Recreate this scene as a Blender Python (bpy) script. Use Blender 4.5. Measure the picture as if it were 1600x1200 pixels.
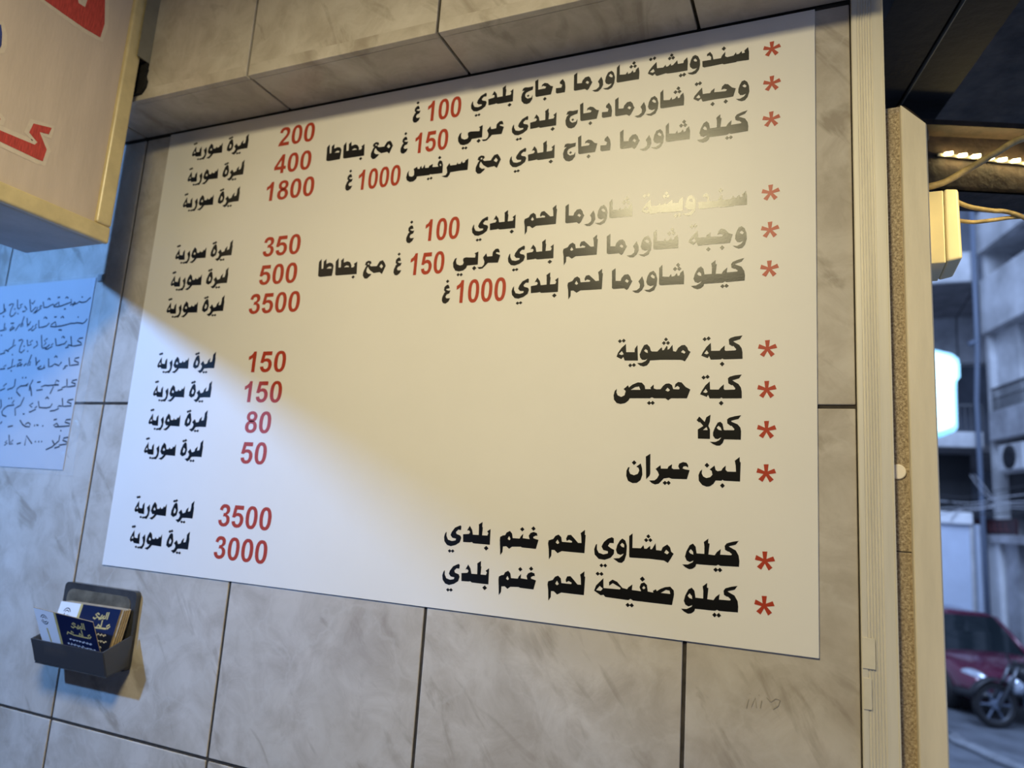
import bpy, math, random
from mathutils import Vector, Matrix
from mathutils.geometry import tessellate_polygon

# ------------------------------------------------------------------ scene, camera, light
scene = bpy.context.scene
for o in list(bpy.data.objects):
    bpy.data.objects.remove(o)
COL = scene.collection
random.seed(7)

cam_data = bpy.data.cameras.new('camera')
cam = bpy.data.objects.new('camera', cam_data)
COL.objects.link(cam)
cam.matrix_world = Matrix([[0.918911, 0.0074, 0.394396, 0.0], [0.388809, -0.185712, -0.902407, -0.516706], [0.066566, 0.982576, -0.17353, 1.55], [0.0, 0.0, 0.0, 1.0]])
cam_data.sensor_fit = 'HORIZONTAL'
cam_data.sensor_width = 36.0
cam_data.lens = 25.4155
cam_data.clip_start = 0.01
cam_data.clip_end = 200
cam_data.dof.use_dof = True
cam_data.dof.focus_distance = 0.52
cam_data.dof.aperture_fstop = 7.0
scene.camera = cam

vs = scene.view_settings
vs.view_transform = 'Standard'
vs.look = 'None'
vs.gamma = 1.0
vs.use_curve_mapping = False
vs.exposure = 0.0

world = bpy.data.worlds.new('dusk_sky')
scene.world = world
world.use_nodes = True
wn = world.node_tree.nodes['Background']
wn.inputs['Color'].default_value = (0.40, 0.55, 0.92, 1)
wn.inputs['Strength'].default_value = 0.7


def area(name, loc, target, size, power, color, shape='DISK', size_y=None):
    d = bpy.data.lights.new(name, 'AREA')
    d.shape = shape
    d.size = size
    if size_y:
        d.size_y = size_y
    d.energy = power
    d.color = color
    ob = bpy.data.objects.new(name, d)
    COL.objects.link(ob)
    ob.location = loc
    v = Vector(target) - Vector(loc)
    ob.rotation_euler = v.to_track_quat('-Z', 'Y').to_euler()
    return ob


# warm ceiling lamp of the shop, cool lamp beyond the hanging sign, daylight from the left opening
area('warm_ceiling_lamp', (-0.22, -0.585, 2.065), (-0.22, -0.57, 1.0), 0.19, 7.9, (1.0, 0.86, 0.50), 'RECTANGLE', 0.19)
area('cool_lamp', (-0.905, -0.63, 1.865), (-0.80, 0, 1.35), 0.036, 7.4, (0.17, 0.42, 1.0))
# added area lamp standing in for sky light on the street houses
area('street_fill_lamp', (1.5, 3.0, 12.5), (2.4, 14.5, 2.5), 7.0, 2500.0, (0.47, 0.64, 1.0), 'RECTANGLE', 9.0)
area('daylight_left', (-1.30, -1.15, 1.30), (-0.9, 0, 1.5), 0.5, 0.8, (0.14, 0.36, 1.0), 'RECTANGLE', 0.5)
# unseen spot added to brighten the junction box and its cables
sd_ = bpy.data.lights.new('box_fill_spot', 'SPOT')
sd_.energy = 13.0
sd_.color = (1.0, 0.78, 0.36)
sd_.spot_size = math.radians(10.5)
sd_.spot_blend = 0.5
sd_.shadow_soft_size = 0.012
spot = bpy.data.objects.new('box_fill_spot', sd_)
COL.objects.link(spot)
spot.location = (0.40, -0.30, 1.98)
spot.rotation_euler = (Vector((0.095, 0.03, 1.762)) - Vector(spot.location)).to_track_quat('-Z', 'Y').to_euler()

# ------------------------------------------------------------------ helpers


def mesh_obj(name, verts, faces, mat=None, parent=None, smooth=False):
    me = bpy.data.meshes.new(name)
    me.from_pydata([tuple(v) for v in verts], [], faces)
    me.update()
    if smooth:
        for p in me.polygons:
            p.use_smooth = True
    ob = bpy.data.objects.new(name, me)
    COL.objects.link(ob)
    if mat:
        me.materials.append(mat)
    if parent:
        ob.parent = parent
        ob.matrix_parent_inverse = parent_inv(parent)
    return ob


def parent_inv(p):
    return world_of(p).inverted()


def world_of(p):
    m = p.matrix_basis.copy()
    if p.parent:
        m = world_of(p.parent) @ p.matrix_parent_inverse @ m
    return m


def thing(name, label, cat, loc=(0, 0, 0), group=None):
    o = bpy.data.objects.new(name, None)
    COL.objects.link(o)
    o.empty_display_size = 0.02
    o.location = loc
    return tag(o, label, cat, group)


def tag(o, label, cat, group=None):
    o['label'] = label
    o['category'] = cat
    if group:
        o['group'] = group
    return o


def struct(o, label=None):
    o['kind'] = 'structure'
    if label:
        o['label'] = label
    return o


class MB:
    """collects simple shapes into one mesh"""

    def __init__(self):
        self.v = []
        self.f = []

    def add(self, vs_, fs):
        n = len(self.v)
        self.v += [tuple(p) for p in vs_]
        self.f += [[i + n for i in f] for f in fs]
        return self

    def box(self, a, b, rot=None, bev=0.0):
        x0, y0, z0 = a
        x1, y1, z1 = b
        p = [(x0, y0, z0), (x1, y0, z0), (x1, y1, z0), (x0, y1, z0), (x0, y0, z1), (x1, y0, z1), (x1, y1, z1), (x0, y1, z1)]
        if rot:
            p = [rot(Vector(q)) for q in p]
        return self.add(p, [[3, 2, 1, 0], [4, 5, 6, 7], [0, 1, 5, 4], [1, 2, 6, 5], [2, 3, 7, 6], [3, 0, 4, 7]])

    def hexa(self, p):
        return self.add(p, [[3, 2, 1, 0], [4, 5, 6, 7], [0, 1, 5, 4], [1, 2, 6, 5], [2, 3, 7, 6], [3, 0, 4, 7]])

    def tube(self, pts, r, n=10, caps=True, radii=None):
        pts = [Vector(p) for p in pts]
        rings = []
        up = None
        for i, p in enumerate(pts):
            t = (pts[min(i + 1, len(pts) - 1)] - pts[max(i - 1, 0)]).normalized()
            if up is None:
                up = Vector((0, 0, 1)) if abs(t.z) < 0.9 else Vector((1, 0, 0))
            a = t.cross(up).normalized()
            b = a.cross(t).normalized()
            up = b
            rr = radii[i] if radii else r
            rings.append([p + a * rr * math.cos(2 * math.pi * k / n) + b * rr * math.sin(2 * math.pi * k / n) for k in range(n)])
        vs_ = [q for ring in rings for q in ring]
        fs = []
        for i in range(len(rings) - 1):
            for k in range(n):
                k2 = (k + 1) % n
                fs.append([i * n + k, i * n + k2, (i + 1) * n + k2, (i + 1) * n + k])
        if caps:
            fs.append(list(range(n))[::-1])
            fs.append([(len(rings) - 1) * n + k for k in range(n)])
        return self.add(vs_, fs)

    def loft(self, rings, closed=True, caps=True):
        n = len(rings[0])
        vs_ = [q for r in rings for q in r]
        fs = []
        for i in range(len(rings) - 1):
            for k in range(n if closed else n - 1):
                k2 = (k + 1) % n
                fs.append([i * n + k, i * n + k2, (i + 1) * n + k2, (i + 1) * n + k])
        if caps:
            fs.append(list(range(n))[::-1])
            fs.append([(len(rings) - 1) * n + k for k in range(n)])
        return self.add(vs_, fs)

    def lathe(self, c, axis, prof, n=24):
        """prof: list of (radius, offset along axis)"""
        ax = Vector(axis).normalized()
        u = ax.orthogonal().normalized()
        w = ax.cross(u)
        c = Vector(c)
        rings = [[c + ax * h + (u * math.cos(2 * math.pi * k / n) + w * math.sin(2 * math.pi * k / n)) * r for k in range(n)] for r, h in prof]
        return self.loft(rings, True, True)

    def prism(self, poly, f0, f1):
        """poly 2d list, f0/f1 map (u,v)->3d"""
        n = len(poly)
        a = [f0(*p) for p in poly]
        b = [f1(*p) for p in poly]
        tris = tessellate_polygon([[Vector((p[0], p[1], 0)) for p in poly]])
        fs = [list(t) for t in tris] + [[i + n for i in t][::-1] for t in tris]
        fs += [[i, (i + 1) % n, n + (i + 1) % n, n + i] for i in range(n)]
        return self.add(a + b, fs)

    def flat(self, contours, f):
        """filled outline with holes; contours of (u,v); f maps to 3d"""
        allp = [p for c in contours for p in c]
        tris = tessellate_polygon([[Vector((p[0], p[1], 0)) for p in c] for c in contours])
        out = []
        for t in tris:
            (ax, ay), (bx, by), (cx, cy) = [allp[i][:2] for i in t]
            out.append(list(t) if (bx - ax) * (cy - ay) - (by - ay) * (cx - ax) > 0 else list(t)[::-1])
        return self.add([f(*p) for p in allp], out)

    def ribbon(self, pts, w, f):
        """pen stroke of width w along a 2d polyline with round-ish ends"""
        P_ = [Vector(p) for p in pts]
        if len(P_) == 1:
            c = P_[0]
            return self.flat([[(c.x + w * .62 * math.cos(a * math.pi / 4), c.y + w * .62 * math.sin(a * math.pi / 4)) for a in range(8)]], f)
        L, R = [], []
        for i, p in enumerate(P_):
            t = P_[min(i + 1, len(P_) - 1)] - P_[max(i - 1, 0)]
            if t.length < 1e-9:
                t = Vector((1, 0))
            t.normalize()
            nrm = Vector((-t.y, t.x)) * (w / 2)
            q = p - t * w * .3 if i == 0 else (p + t * w * .3 if i == len(P_) - 1 else p)
            L.append(q + nrm)
            R.append(q - nrm)
        for i in range(len(P_) - 1):
            self.add([f(*R[i]), f(*R[i + 1]), f(*L[i + 1]), f(*L[i])], [[0, 1, 2, 3]])
        return self

    def build(self, name, mat=None, parent=None, smooth=False, bevel=0.0, seg=2, solid=0.0, subsurf=0):
        ob = mesh_obj(name, self.v, self.f, mat, parent, smooth)
        if solid:
            m = ob.modifiers.new('thickness', 'SOLIDIFY')
            m.thickness = solid
            m.offset = 0
        if bevel:
            m = ob.modifiers.new('bevel', 'BEVEL')
            m.width = bevel
            m.segments = seg
            m.limit_method = 'ANGLE'
            m.angle_limit = math.radians(35)
        if subsurf:
            m = ob.modifiers.new('subsurf', 'SUBSURF')
            m.levels = m.render_levels = subsurf
        return ob


# ------------------------------------------------------------------ materials
class NT:
    def __init__(self, name):
        self.m = bpy.data.materials.new(name)
        self.m.use_nodes = True
        self.t = self.m.node_tree
        self.b = self.t.nodes['Principled BSDF']

    def n(self, typ, **kw):
        nd = self.t.nodes.new(typ)
        for k, v in kw.items():
            setattr(nd, k, v)
        return nd

    def l(self, a, b):
        self.t.links.new(a, b)

    def coord(self, scale=(1, 1, 1)):
        tc = self.n('ShaderNodeTexCoord')
        mp = self.n('ShaderNodeMapping')
        mp.inputs['Scale'].default_value = scale
        self.l(tc.outputs['Object'], mp.inputs['Vector'])
        return mp.outputs['Vector']

    def noise(self, vec, scale, detail=6, rough=.6, dist=0.0):
        nd = self.n('ShaderNodeTexNoise')
        nd.inputs['Scale'].default_value = scale
        nd.inputs['Detail'].default_value = detail
        nd.inputs['Roughness'].default_value = rough
        nd.inputs['Distortion'].default_value = dist
        self.l(vec, nd.inputs['Vector'])
        return nd.outputs['Fac']

    def ramp(self, fac, stops):
        r = self.n('ShaderNodeValToRGB')
        e = r.color_ramp.elements
        while len(e) < len(stops):
            e.new(0.5)
        for k, (p, c) in enumerate(stops):
            e[k].position = p
            e[k].color = (*c, 1) if len(c) == 3 else c
        self.l(fac, r.inputs['Fac'])
        return r.outputs['Color']

    def mix(self, fac, a, b, mode='MIX'):
        nd = self.n('ShaderNodeMix', data_type='RGBA', blend_type=mode)
        for s, v in ((0, fac), (6, a), (7, b)):
            if hasattr(v, 'is_linked'):
                self.l(v, nd.inputs[s])
            elif s == 0:
                nd.inputs[0].default_value = v
            else:
                nd.inputs[s].default_value = (*v, 1)
        return nd.outputs[2]

    def bump(self, h, strength, dist=.001):
        bp = self.n('ShaderNodeBump')
        bp.inputs['Strength'].default_value = strength
        bp.inputs['Distance'].default_value = dist
        self.l(h, bp.inputs['Height'])
        self.l(bp.outputs['Normal'], self.b.inputs['Normal'])

    def set(self, **kw):
        for k, v in kw.items():
            i = self.b.inputs[k.replace('_', ' ')]
            if hasattr(v, 'is_linked'):
                self.l(v, i)
            else:
                i.default_value = (*v, 1) if isinstance(v, tuple) and len(v) == 3 else v
        return self


def plain(name, col, rough=.5, metal=0.0, var=.12, vscale=30, stretch=(1, 1, 1), bump=0.0, bscale=200, spec=.5, bdist=.001, **kw):
    t = NT(name)
    v = t.coord(stretch)
    f = t.noise(v, vscale, 5)
    lo = tuple(max(0, c * (1 - var)) for c in col)
    hi = tuple(min(1, c * (1 + var)) for c in col)
    t.set(Base_Color=t.ramp(f, [(.3, lo), (.7, hi)]), Roughness=rough, Metallic=metal, Specular_IOR_Level=spec, **kw)
    if bump:
        t.bump(t.noise(v, bscale, 3), bump, bdist)
    return t.m


def emit(name, col, strength, base=(.8, .8, .8)):
    t = NT(name)
    t.set(Base_Color=base, Emission_Color=col, Emission_Strength=strength)
    return t.m


X1, TW, Z0, Z1, Z2, SD = -0.68648, 0.20000, 1.92899, 1.63239, 1.32416, 0.06070


def tile_material():
    t = NT('marble_tile')
    tc = t.n('ShaderNodeTexCoord')
    sx = t.n('ShaderNodeSeparateXYZ')
    t.l(tc.outputs['Object'], sx.inputs[0])

    def math_(op, a, b=None):
        nd = t.n('ShaderNodeMath', operation=op)
        for i, v in ((0, a), (1, b)):
            if v is None:
                continue
            if hasattr(v, 'is_linked'):
                t.l(v, nd.inputs[i])
            else:
                nd.inputs[i].default_value = v
        return nd.outputs[0]
    cx = math_('FLOOR', math_('DIVIDE', math_('SUBTRACT', sx.outputs['X'], X1), TW))
    cz = math_('FLOOR', math_('DIVIDE', math_('SUBTRACT', sx.outputs['Z'], Z1), Z1 - Z2))
    cb = t.n('ShaderNodeCombineXYZ')
    t.l(cx, cb.inputs[0])
    t.l(cz, cb.inputs[1])
    wnz = t.n('ShaderNodeTexWhiteNoise', noise_dimensions='3D')
    t.l(cb.outputs[0], wnz.inputs['Vector'])
    # each tile shows another piece of the same print
    va = t.n('ShaderNodeVectorMath', operation='MULTIPLY_ADD')
    t.l(wnz.outputs['Color'], va.inputs[0])
    va.inputs[1].default_value = (.35, .35, .35)
    t.l(tc.outputs['Object'], va.inputs[2])
    v = va.outputs[0]
    n1 = t.noise(v, 11, 8, .62, 1.2)
    n2 = t.noise(v, 26, 8, .65, .6)
    base = t.ramp(n1, [(.30, (0.459, 0.406, 0.348)), (.46, (0.541, 0.494, 0.435)), (.60, (0.589, 0.540, 0.483)), (.78, (0.647, 0.603, 0.548))])
    base = t.mix(t.ramp(n2, [(.42, (0, 0, 0)), (.68, (.72, .72, .72))]), base, (.385, .335, .28))
    # grey brush-like streaks and thin pale cracks of the print
    vr = t.n('ShaderNodeMapping')
    vr.inputs['Rotation'].default_value = (0, math.radians(-52), 0)
    t.l(v, vr.inputs['Vector'])
    vm = t.n('ShaderNodeMapping')
    vm.inputs['Scale'].default_value = (1.0, 1.0, 3.0)
    t.l(vr.outputs[0], vm.inputs['Vector'])
    n3 = t.noise(vm.outputs[0], 9, 4, .55, 1.5)
    base = t.mix(t.ramp(n3, [(.57, (0, 0, 0)), (.70, (.72, .72, .72))]), base, (.31, .265, .215))
    wv = t.n('ShaderNodeTexVoronoi', feature='DISTANCE_TO_EDGE')
    wv.inputs['Scale'].default_value = 11
    dv = t.n('ShaderNodeVectorMath', operation='MULTIPLY_ADD')
    nz = t.n('ShaderNodeTexNoise')
    nz.inputs['Scale'].default_value = 22
    nz.inputs['Detail'].default_value = 5
    t.l(v, nz.inputs['Vector'])
    t.l(nz.outputs['Color'], dv.inputs[0])
    dv.inputs[1].default_value = (.09, .09, .09)
    t.l(v, dv.inputs[2])
    t.l(dv.outputs[0], wv.inputs['Vector'])
    crack = t.ramp(wv.outputs['Distance'], [(.0, (.50, .50, .50)), (.030, (0, 0, 0))])
    base = t.mix(t.mix(t.noise(v, 13, 3), (0, 0, 0), crack), base, (.60, .57, .52))
    t.set(Base_Color=base, Roughness=t.ramp(t.noise(v, 8, 3), [(.3, (.16,) * 3), (.7, (.27,) * 3)]), Specular_IOR_Level=.45)
    t.bump(t.noise(v, 55, 4), .10, .0012)
    return t.m


M = {}
M['tile'] = tile_material()
M['grout'] = plain('dark_grout', (.040, .032, .024), .9, var=.5, vscale=120)
M['plaster'] = plain('shop_plaster', (.24, .21, .17), .8)
M['ceiling'] = plain('shop_ceiling', (.22, .20, .17), .85)
M['floor'] = plain('shop_floor_tile', (.16, .14, .12), .5)
M['board'] = plain('white_vinyl_sheet', (.80, .775, .745), .45, var=.02, vscale=9, bump=.05, bscale=24, spec=.30, bdist=.002)


def vinyl(name, col, rough=.28):
    t = NT(name)
    v = t.coord()
    t.set(Base_Color=col, Roughness=rough, Specular_IOR_Level=.55)
    bp = t.noise(v, 900, 2)
    t.bump(bp, .10, .0003)
    return t.m


M['black'] = vinyl('black_vinyl_lettering', (.006, .006, .007))
M['red'] = vinyl('red_vinyl_lettering', (.42, .044, .016), .38)
M['alu'] = plain('brushed_aluminium', (.76, .71, .60), .42, .2, .16, 60, (1, 1, .05), bump=.08, bscale=300)
M['alu2'] = plain('dull_aluminium', (.74, .66, .51), .5, .1, .14, 40, (1, 1, .15), bump=.12, bscale=500)


def granite():
    t = NT('brown_granite')
    v = t.coord()
    n = t.noise(v, 620, 3, .8)
    n2 = t.noise(v, 40, 4)
    c = t.ramp(n, [(.34, (.14, .10, .06)), (.50, (.36, .28, .18)), (.66, (.60, .50, .36))])
    c = t.mix(t.ramp(n2, [(.4, (0, 0, 0)), (.7, (.35,) * 3)]), c, (.27, .20, .125))
    t.set(Base_Color=c, Roughness=.5)
    t.bump(n, .4, .0006)
    return t.m


M['granite'] = granite()
M['steel'] = plain('black_painted_steel', (.006, .0045, .0035), .75, .0, .5, 50, bump=.3, bscale=90, bdist=.002)
M['rust'] = plain('grimy_brown_steel', (.045, .029, .018), .7, .0, .7, 45, bump=.5, bscale=110, bdist=.003)
M['roof'] = plain('grimy_awning_sheet', (.095, .068, .045), .6, .0, .6, 28, bump=.7, bscale=90, bdist=.004)
M['cream'] = plain('cream_plastic', (.86, .76, .46), .4, var=.05, vscale=40, bump=.05)
M['cable'] = plain('dusty_yellow_cable', (.42, .31, .13), .6, var=.35, vscale=160, bump=.4, bscale=400)
M['sign_panel'] = plain('painted_white_panel', (.56, .46, .39), .5, var=.07, vscale=60, stretch=(1, 1, .2), bump=.30, bscale=420, bdist=.0006)
M['sign_frame'] = plain('cream_painted_frame', (.60, .49, .27), .33, .0, .12, 60, bump=.1, bscale=200)
M['sign_case'] = plain('grey_sheet_metal_case', (.40, .40, .39), .5, .0, .15, 20)
M['sign_red'] = plain('brushed_red_paint', (.46, .055, .045), .55, var=.30, vscale=300, stretch=(1, 3, .4))
M['sign_blue'] = plain('brushed_blue_paint', (.03, .05, .22), .55, var=.4, vscale=300)
M['sign_pale'] = plain('pale_paint_outline', (.62, .53, .44), .55, var=.06, vscale=200)
M['gap_black'] = plain('flat_black', (.008, .007, .006), .95, var=.5, vscale=90, bump=.6, bscale=160, bdist=.004)
M['bracket'] = plain('dull_grey_metal', (.26, .245, .20), .5, .3, .15, 40)
M['paper'] = plain('white_paper', (.50, .50, .52), .6, var=.03, vscale=20)
M['ink'] = plain('black_marker_ink', (.008, .010, .020), .6)
M['holder'] = plain('smoky_dark_plastic', (.050, .050, .052), .22, var=.35, vscale=35, spec=.6)
M['holder_stain'] = plain('stained_grey_backing', (.145, .125, .09), .35, var=.55, vscale=45)
M['card_white'] = plain('white_card', (.80, .81, .84), .4, var=.02)
M['card_navy'] = plain('navy_card_print', (.006, .012, .050), .35, var=.1)
M['gold'] = plain('gold_card_print', (.55, .43, .16), .4, var=.1)
M['card_edge'] = plain('card_edge_tan', (.42, .32, .20), .7, var=.2, vscale=300)
M['sticker'] = plain('pale_round_sticker', (.92, .84, .74), .5, var=.02)

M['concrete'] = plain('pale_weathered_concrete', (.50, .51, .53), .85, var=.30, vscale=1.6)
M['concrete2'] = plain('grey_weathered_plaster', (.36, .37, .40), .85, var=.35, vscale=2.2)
M['shade'] = plain('shaded_soffit_concrete', (.20, .20, .215), .9, var=.3, vscale=3)  # shade under the balconies put into the slab colour
M['opening'] = plain('dark_panes_and_recess_shade', (.012, .014, .02), .4)  # near-black of panes and grille, and painted shade in recesses and doorway
M['shutter'] = plain('painted_roller_shutter', (.62, .70, .84), .45, .0, .06, 3)
M['rear'] = plain('shaded_blue_grey_plaster', (.17, .19, .23), .85, var=.3, vscale=1.2)  # plaster darkened, the recess shade is painted into its colour
M['white_wall'] = plain('white_painted_concrete', (.78, .80, .83), .8, var=.12, vscale=2)
M['rail'] = plain('dark_iron_railing', (.06, .065, .075), .6)
M['pipe'] = plain('blue_grey_drainpipe', (.12, .15, .21), .5)
M['shop_red'] = plain('dark_red_shop_sign', (.035, .010, .014), .5, var=.2, vscale=5)
M['wire'] = plain('pale_dusty_wire', (.36, .37, .40), .6)
M['wire_dark'] = plain('dark_wire', (.03, .03, .035), .6)
M['asphalt'] = plain('worn_asphalt', (.15, .165, .19), .42, var=.35, vscale=2.5, bump=.3, bscale=14, bdist=.02)
M['kerb'] = plain('worn_kerb_stone', (.24, .255, .28), .6, var=.4, vscale=4)
M['car'] = plain('dark_red_car_paint', (.125, .012, .045), .25, .25, .1, 3, spec=.8, Coat_Weight=1.0, Coat_Roughness=.08)
M['glass'] = plain('dark_car_glass', (.012, .018, .022), .06, 0, .1, 3, spec=.9)
M['lamp_glass'] = plain('clear_headlight_glass', (.62, .68, .78), .12, .5, .25, 18, spec=.9)
M['rubber'] = plain('black_tyre_rubber', (.012, .012, .014), .7)
M['chrome'] = plain('worn_chrome', (.16, .17, .19), .35, .8, .1, 6)
M['black_plastic'] = plain('black_plastic', (.015, .016, .02), .4)
M['led'] = emit('warm_led_lens', (1.0, .78, .34), 50)
M['lit_sign'] = emit('lit_cyan_white_acrylic', (.42, .92, 1.0), 2.6)
M['lit_edge'] = emit('lit_cyan_edge', (.10, .50, .85), 1.3)
t = NT('clear_plastic_sleeve')
t.set(Base_Color=(.9, .95, 1.0), Roughness=.10, Alpha=.07, Specular_IOR_Level=1.0)
v_ = t.coord()
t.bump(t.noise(v_, 34, 4, .55, 1.0), .9, .006)
M['sleeve'] = t.m
t = NT('thin_smoky_plastic')
t.set(Base_Color=(.06, .06, .065), Roughness=.2, Alpha=.86, Specular_IOR_Level=.6)
M['smoky'] = t.m

# ------------------------------------------------------------------ room shell
JT = .0013  # half joint


def tile_box(mb, x0, x1, y0, y1, z0, z1):
    mb.box((x0, y0, z0), (x1, y1, z1))


WALL_R = .0205
wall = MB()
g = MB()
zs = [Z0, Z1, Z2]
while zs[-1] > .05:
    zs.append(max(0, zs[-1] - (Z1 - Z2)))
xs = [X1 + TW * k for k in range(-12, 4)] + [WALL_R]
wall_tiles = MB()
for i in range(len(xs) - 1):
    for j in range(len(zs) - 1):
        tile_box(wall_tiles, xs[i] + JT, xs[i + 1] - (JT if i < len(xs) - 2 else .0006), 0, .006, zs[j + 1] + JT, zs[j] - JT)
# the grout bed and the wall body behind the tiles
wall_back = wall_tiles.build('wall_back', M['tile'], bevel=.0007, seg=2)
struct(wall_back, 'pale marbled wall tiles behind the menu board')
bed = MB().box((xs[0], .0011, 0), (WALL_R, .12, 2.9)).build('grout_bed', M['grout'], wall_back)

# lowered tiled beam above the board
beam = MB()
for i in range(len(xs) - 1):
    a, b = xs[i] + JT, xs[i + 1] - (JT if i < len(xs) - 2 else .0006)
    beam.box((a, -SD + .0052, Z0 + .0008), (b, -.0018, Z0 + .0065))          # underside tile
    for z in (0, 1, 2, 3):
        za = Z0 + .0002 + z * .3
        beam.box((a, -SD - .0015, za + (JT if z else 0)), (b, -SD + .0047, min(za + .3 - JT, 2.9)))
wall_beam = beam.build('wall_upper', M['tile'], bevel=.0006, seg=2)
struct(wall_beam, 'tiled beam overhanging the top of the menu board')
MB().box((xs[0], -SD + .001, Z0 + .004), (WALL_R, .12, 2.9)).build('grout_bed', M['grout'], wall_beam)

# rest of the shop around and behind the camera
struct(MB().box((-2.95, -3.1, -.06), (.09, .12, 0)).build('floor', M['floor']), 'shop floor')
struct(MB().box((-2.95, -3.1, 2.9), (.09, .12, 2.98)).build('ceiling', M['ceiling']), 'shop ceiling')
struct(MB().box((-3.0, -3.1, 0), (-2.92, .12, 2.9)).build('wall_left', M['plaster']), 'left shop wall')
struct(MB().box((-2.95, -3.16, 0), (.12, -3.08, 2.9)).build('wall_rear', M['plaster']), 'rear shop wall')
struct(MB().box((.08, -3.1, 0), (.12, -.65, 2.9)).box((.08, -.65, 0), (.12, -.02, 1.25)).box((.08, -.65, 2.45), (.12, 0, 2.9)).build('wall_front_blocker', M['plaster']), 'unseen added wall closing the shop front against street light')  # out of view, added to keep sky light off the tiled wall

# right end of the wall: fluted metal trim, granite jamb, second trim
X0a, X1a = .0208, .0412


def extrude_profile(prof, z0, z1):
    mb = MB()
    n = len(prof)
    vs_ = [(x, y, z0) for x, y in prof] + [(x, y, z1) for x, y in prof]
    fs = [[i, (i + 1) % n, n + (i + 1) % n, n + i] for i in range(n)]
    tr = tessellate_polygon([[Vector((x, y, 0)) for x, y in prof]])
    fs += [list(t_) for t_ in tr] + [[i + n for i in t_] for t_ in tr]
    mb.add(vs_, fs)
    return mb


prof = [(X0a, .010), (X0a, -.0022), (X0a + .0006, -.003)]
for k in range(6):
    gx = X0a + .0035 + k * .0017
    prof += [(gx, -.003), (gx + .0004, -.0024), (gx + .0009, -.0024), (gx + .0013, -.003)]
prof += [(X1a - .0012, -.003), (X1a - .0007, -.0036), (X1a, -.0036), (X1a, .010)]
struct(extrude_profile(prof, 0, 1.931).build('trim_1', M['alu']), 'fluted pale metal trim at the right end of the tiled wall')
gj = MB().box((X1a, .0015, 0), (.0510, .118, 1.842)).build('wall_right', M['granite'])
struct(gj, 'speckled brown granite jamb between two metal trims')
seam = MB().box((X1a, .0012, 1.5415), (.0510, .0018, 1.5421)).build('joint_line', M['grout'], gj)
p2 = [(.0500, .030), (.0500, -.0072), (.0506, -.0080), (.0643, -.0080), (.0651, -.0072), (.0651, .030)]
tr2 = MB()
n = len(p2)
tops = [1.838 - (x - .0500) * 1.1 for x, y in p2]
tr2.add([(x, y, 0) for x, y in p2] + [(x, y, tz) for (x, y), tz in zip(p2, tops)],
        [[i, (i + 1) % n, n + (i + 1) % n, n + i] for i in range(n)] + [list(t_) for t_ in tessellate_polygon([[Vector((x, y, 0)) for x, y in p2]])]
        + [[i + n for i in t_] for t_ in tessellate_polygon([[Vector((x, y, 0)) for x, y in p2]])])
struct(tr2.build('trim_2', M['alu2']), 'plain dull metal trim at the street edge of the wall')

tag(MB().lathe((0.0435, 0.0010, 1.5911), (0, -1, 0), [(.0001, -.0004), (.0047, -.0004), (.0047, .0004), (.0042, .0007), (.0001, .0007)], 28).build('wall_sticker', M['sticker'], smooth=False),
    'small round pale sticker on the granite jamb, half behind the fluted trim', 'sticker')
tb = MB()
for (a, b_, c, d) in ((.0213, 1.4705, .0285, 1.4885), (.0216, 1.4470, .0262, 1.4650)):
    tb.box((a, -.0036, b_), (c, -.0031, d))
tag(tb.build('adhesive_tape', plain('yellowed_clear_tape', (.70, .65, .54), .3, var=.1), bevel=.0001), 'torn yellowed tape remnant stuck on the fluted metal trim', 'tape')

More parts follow.
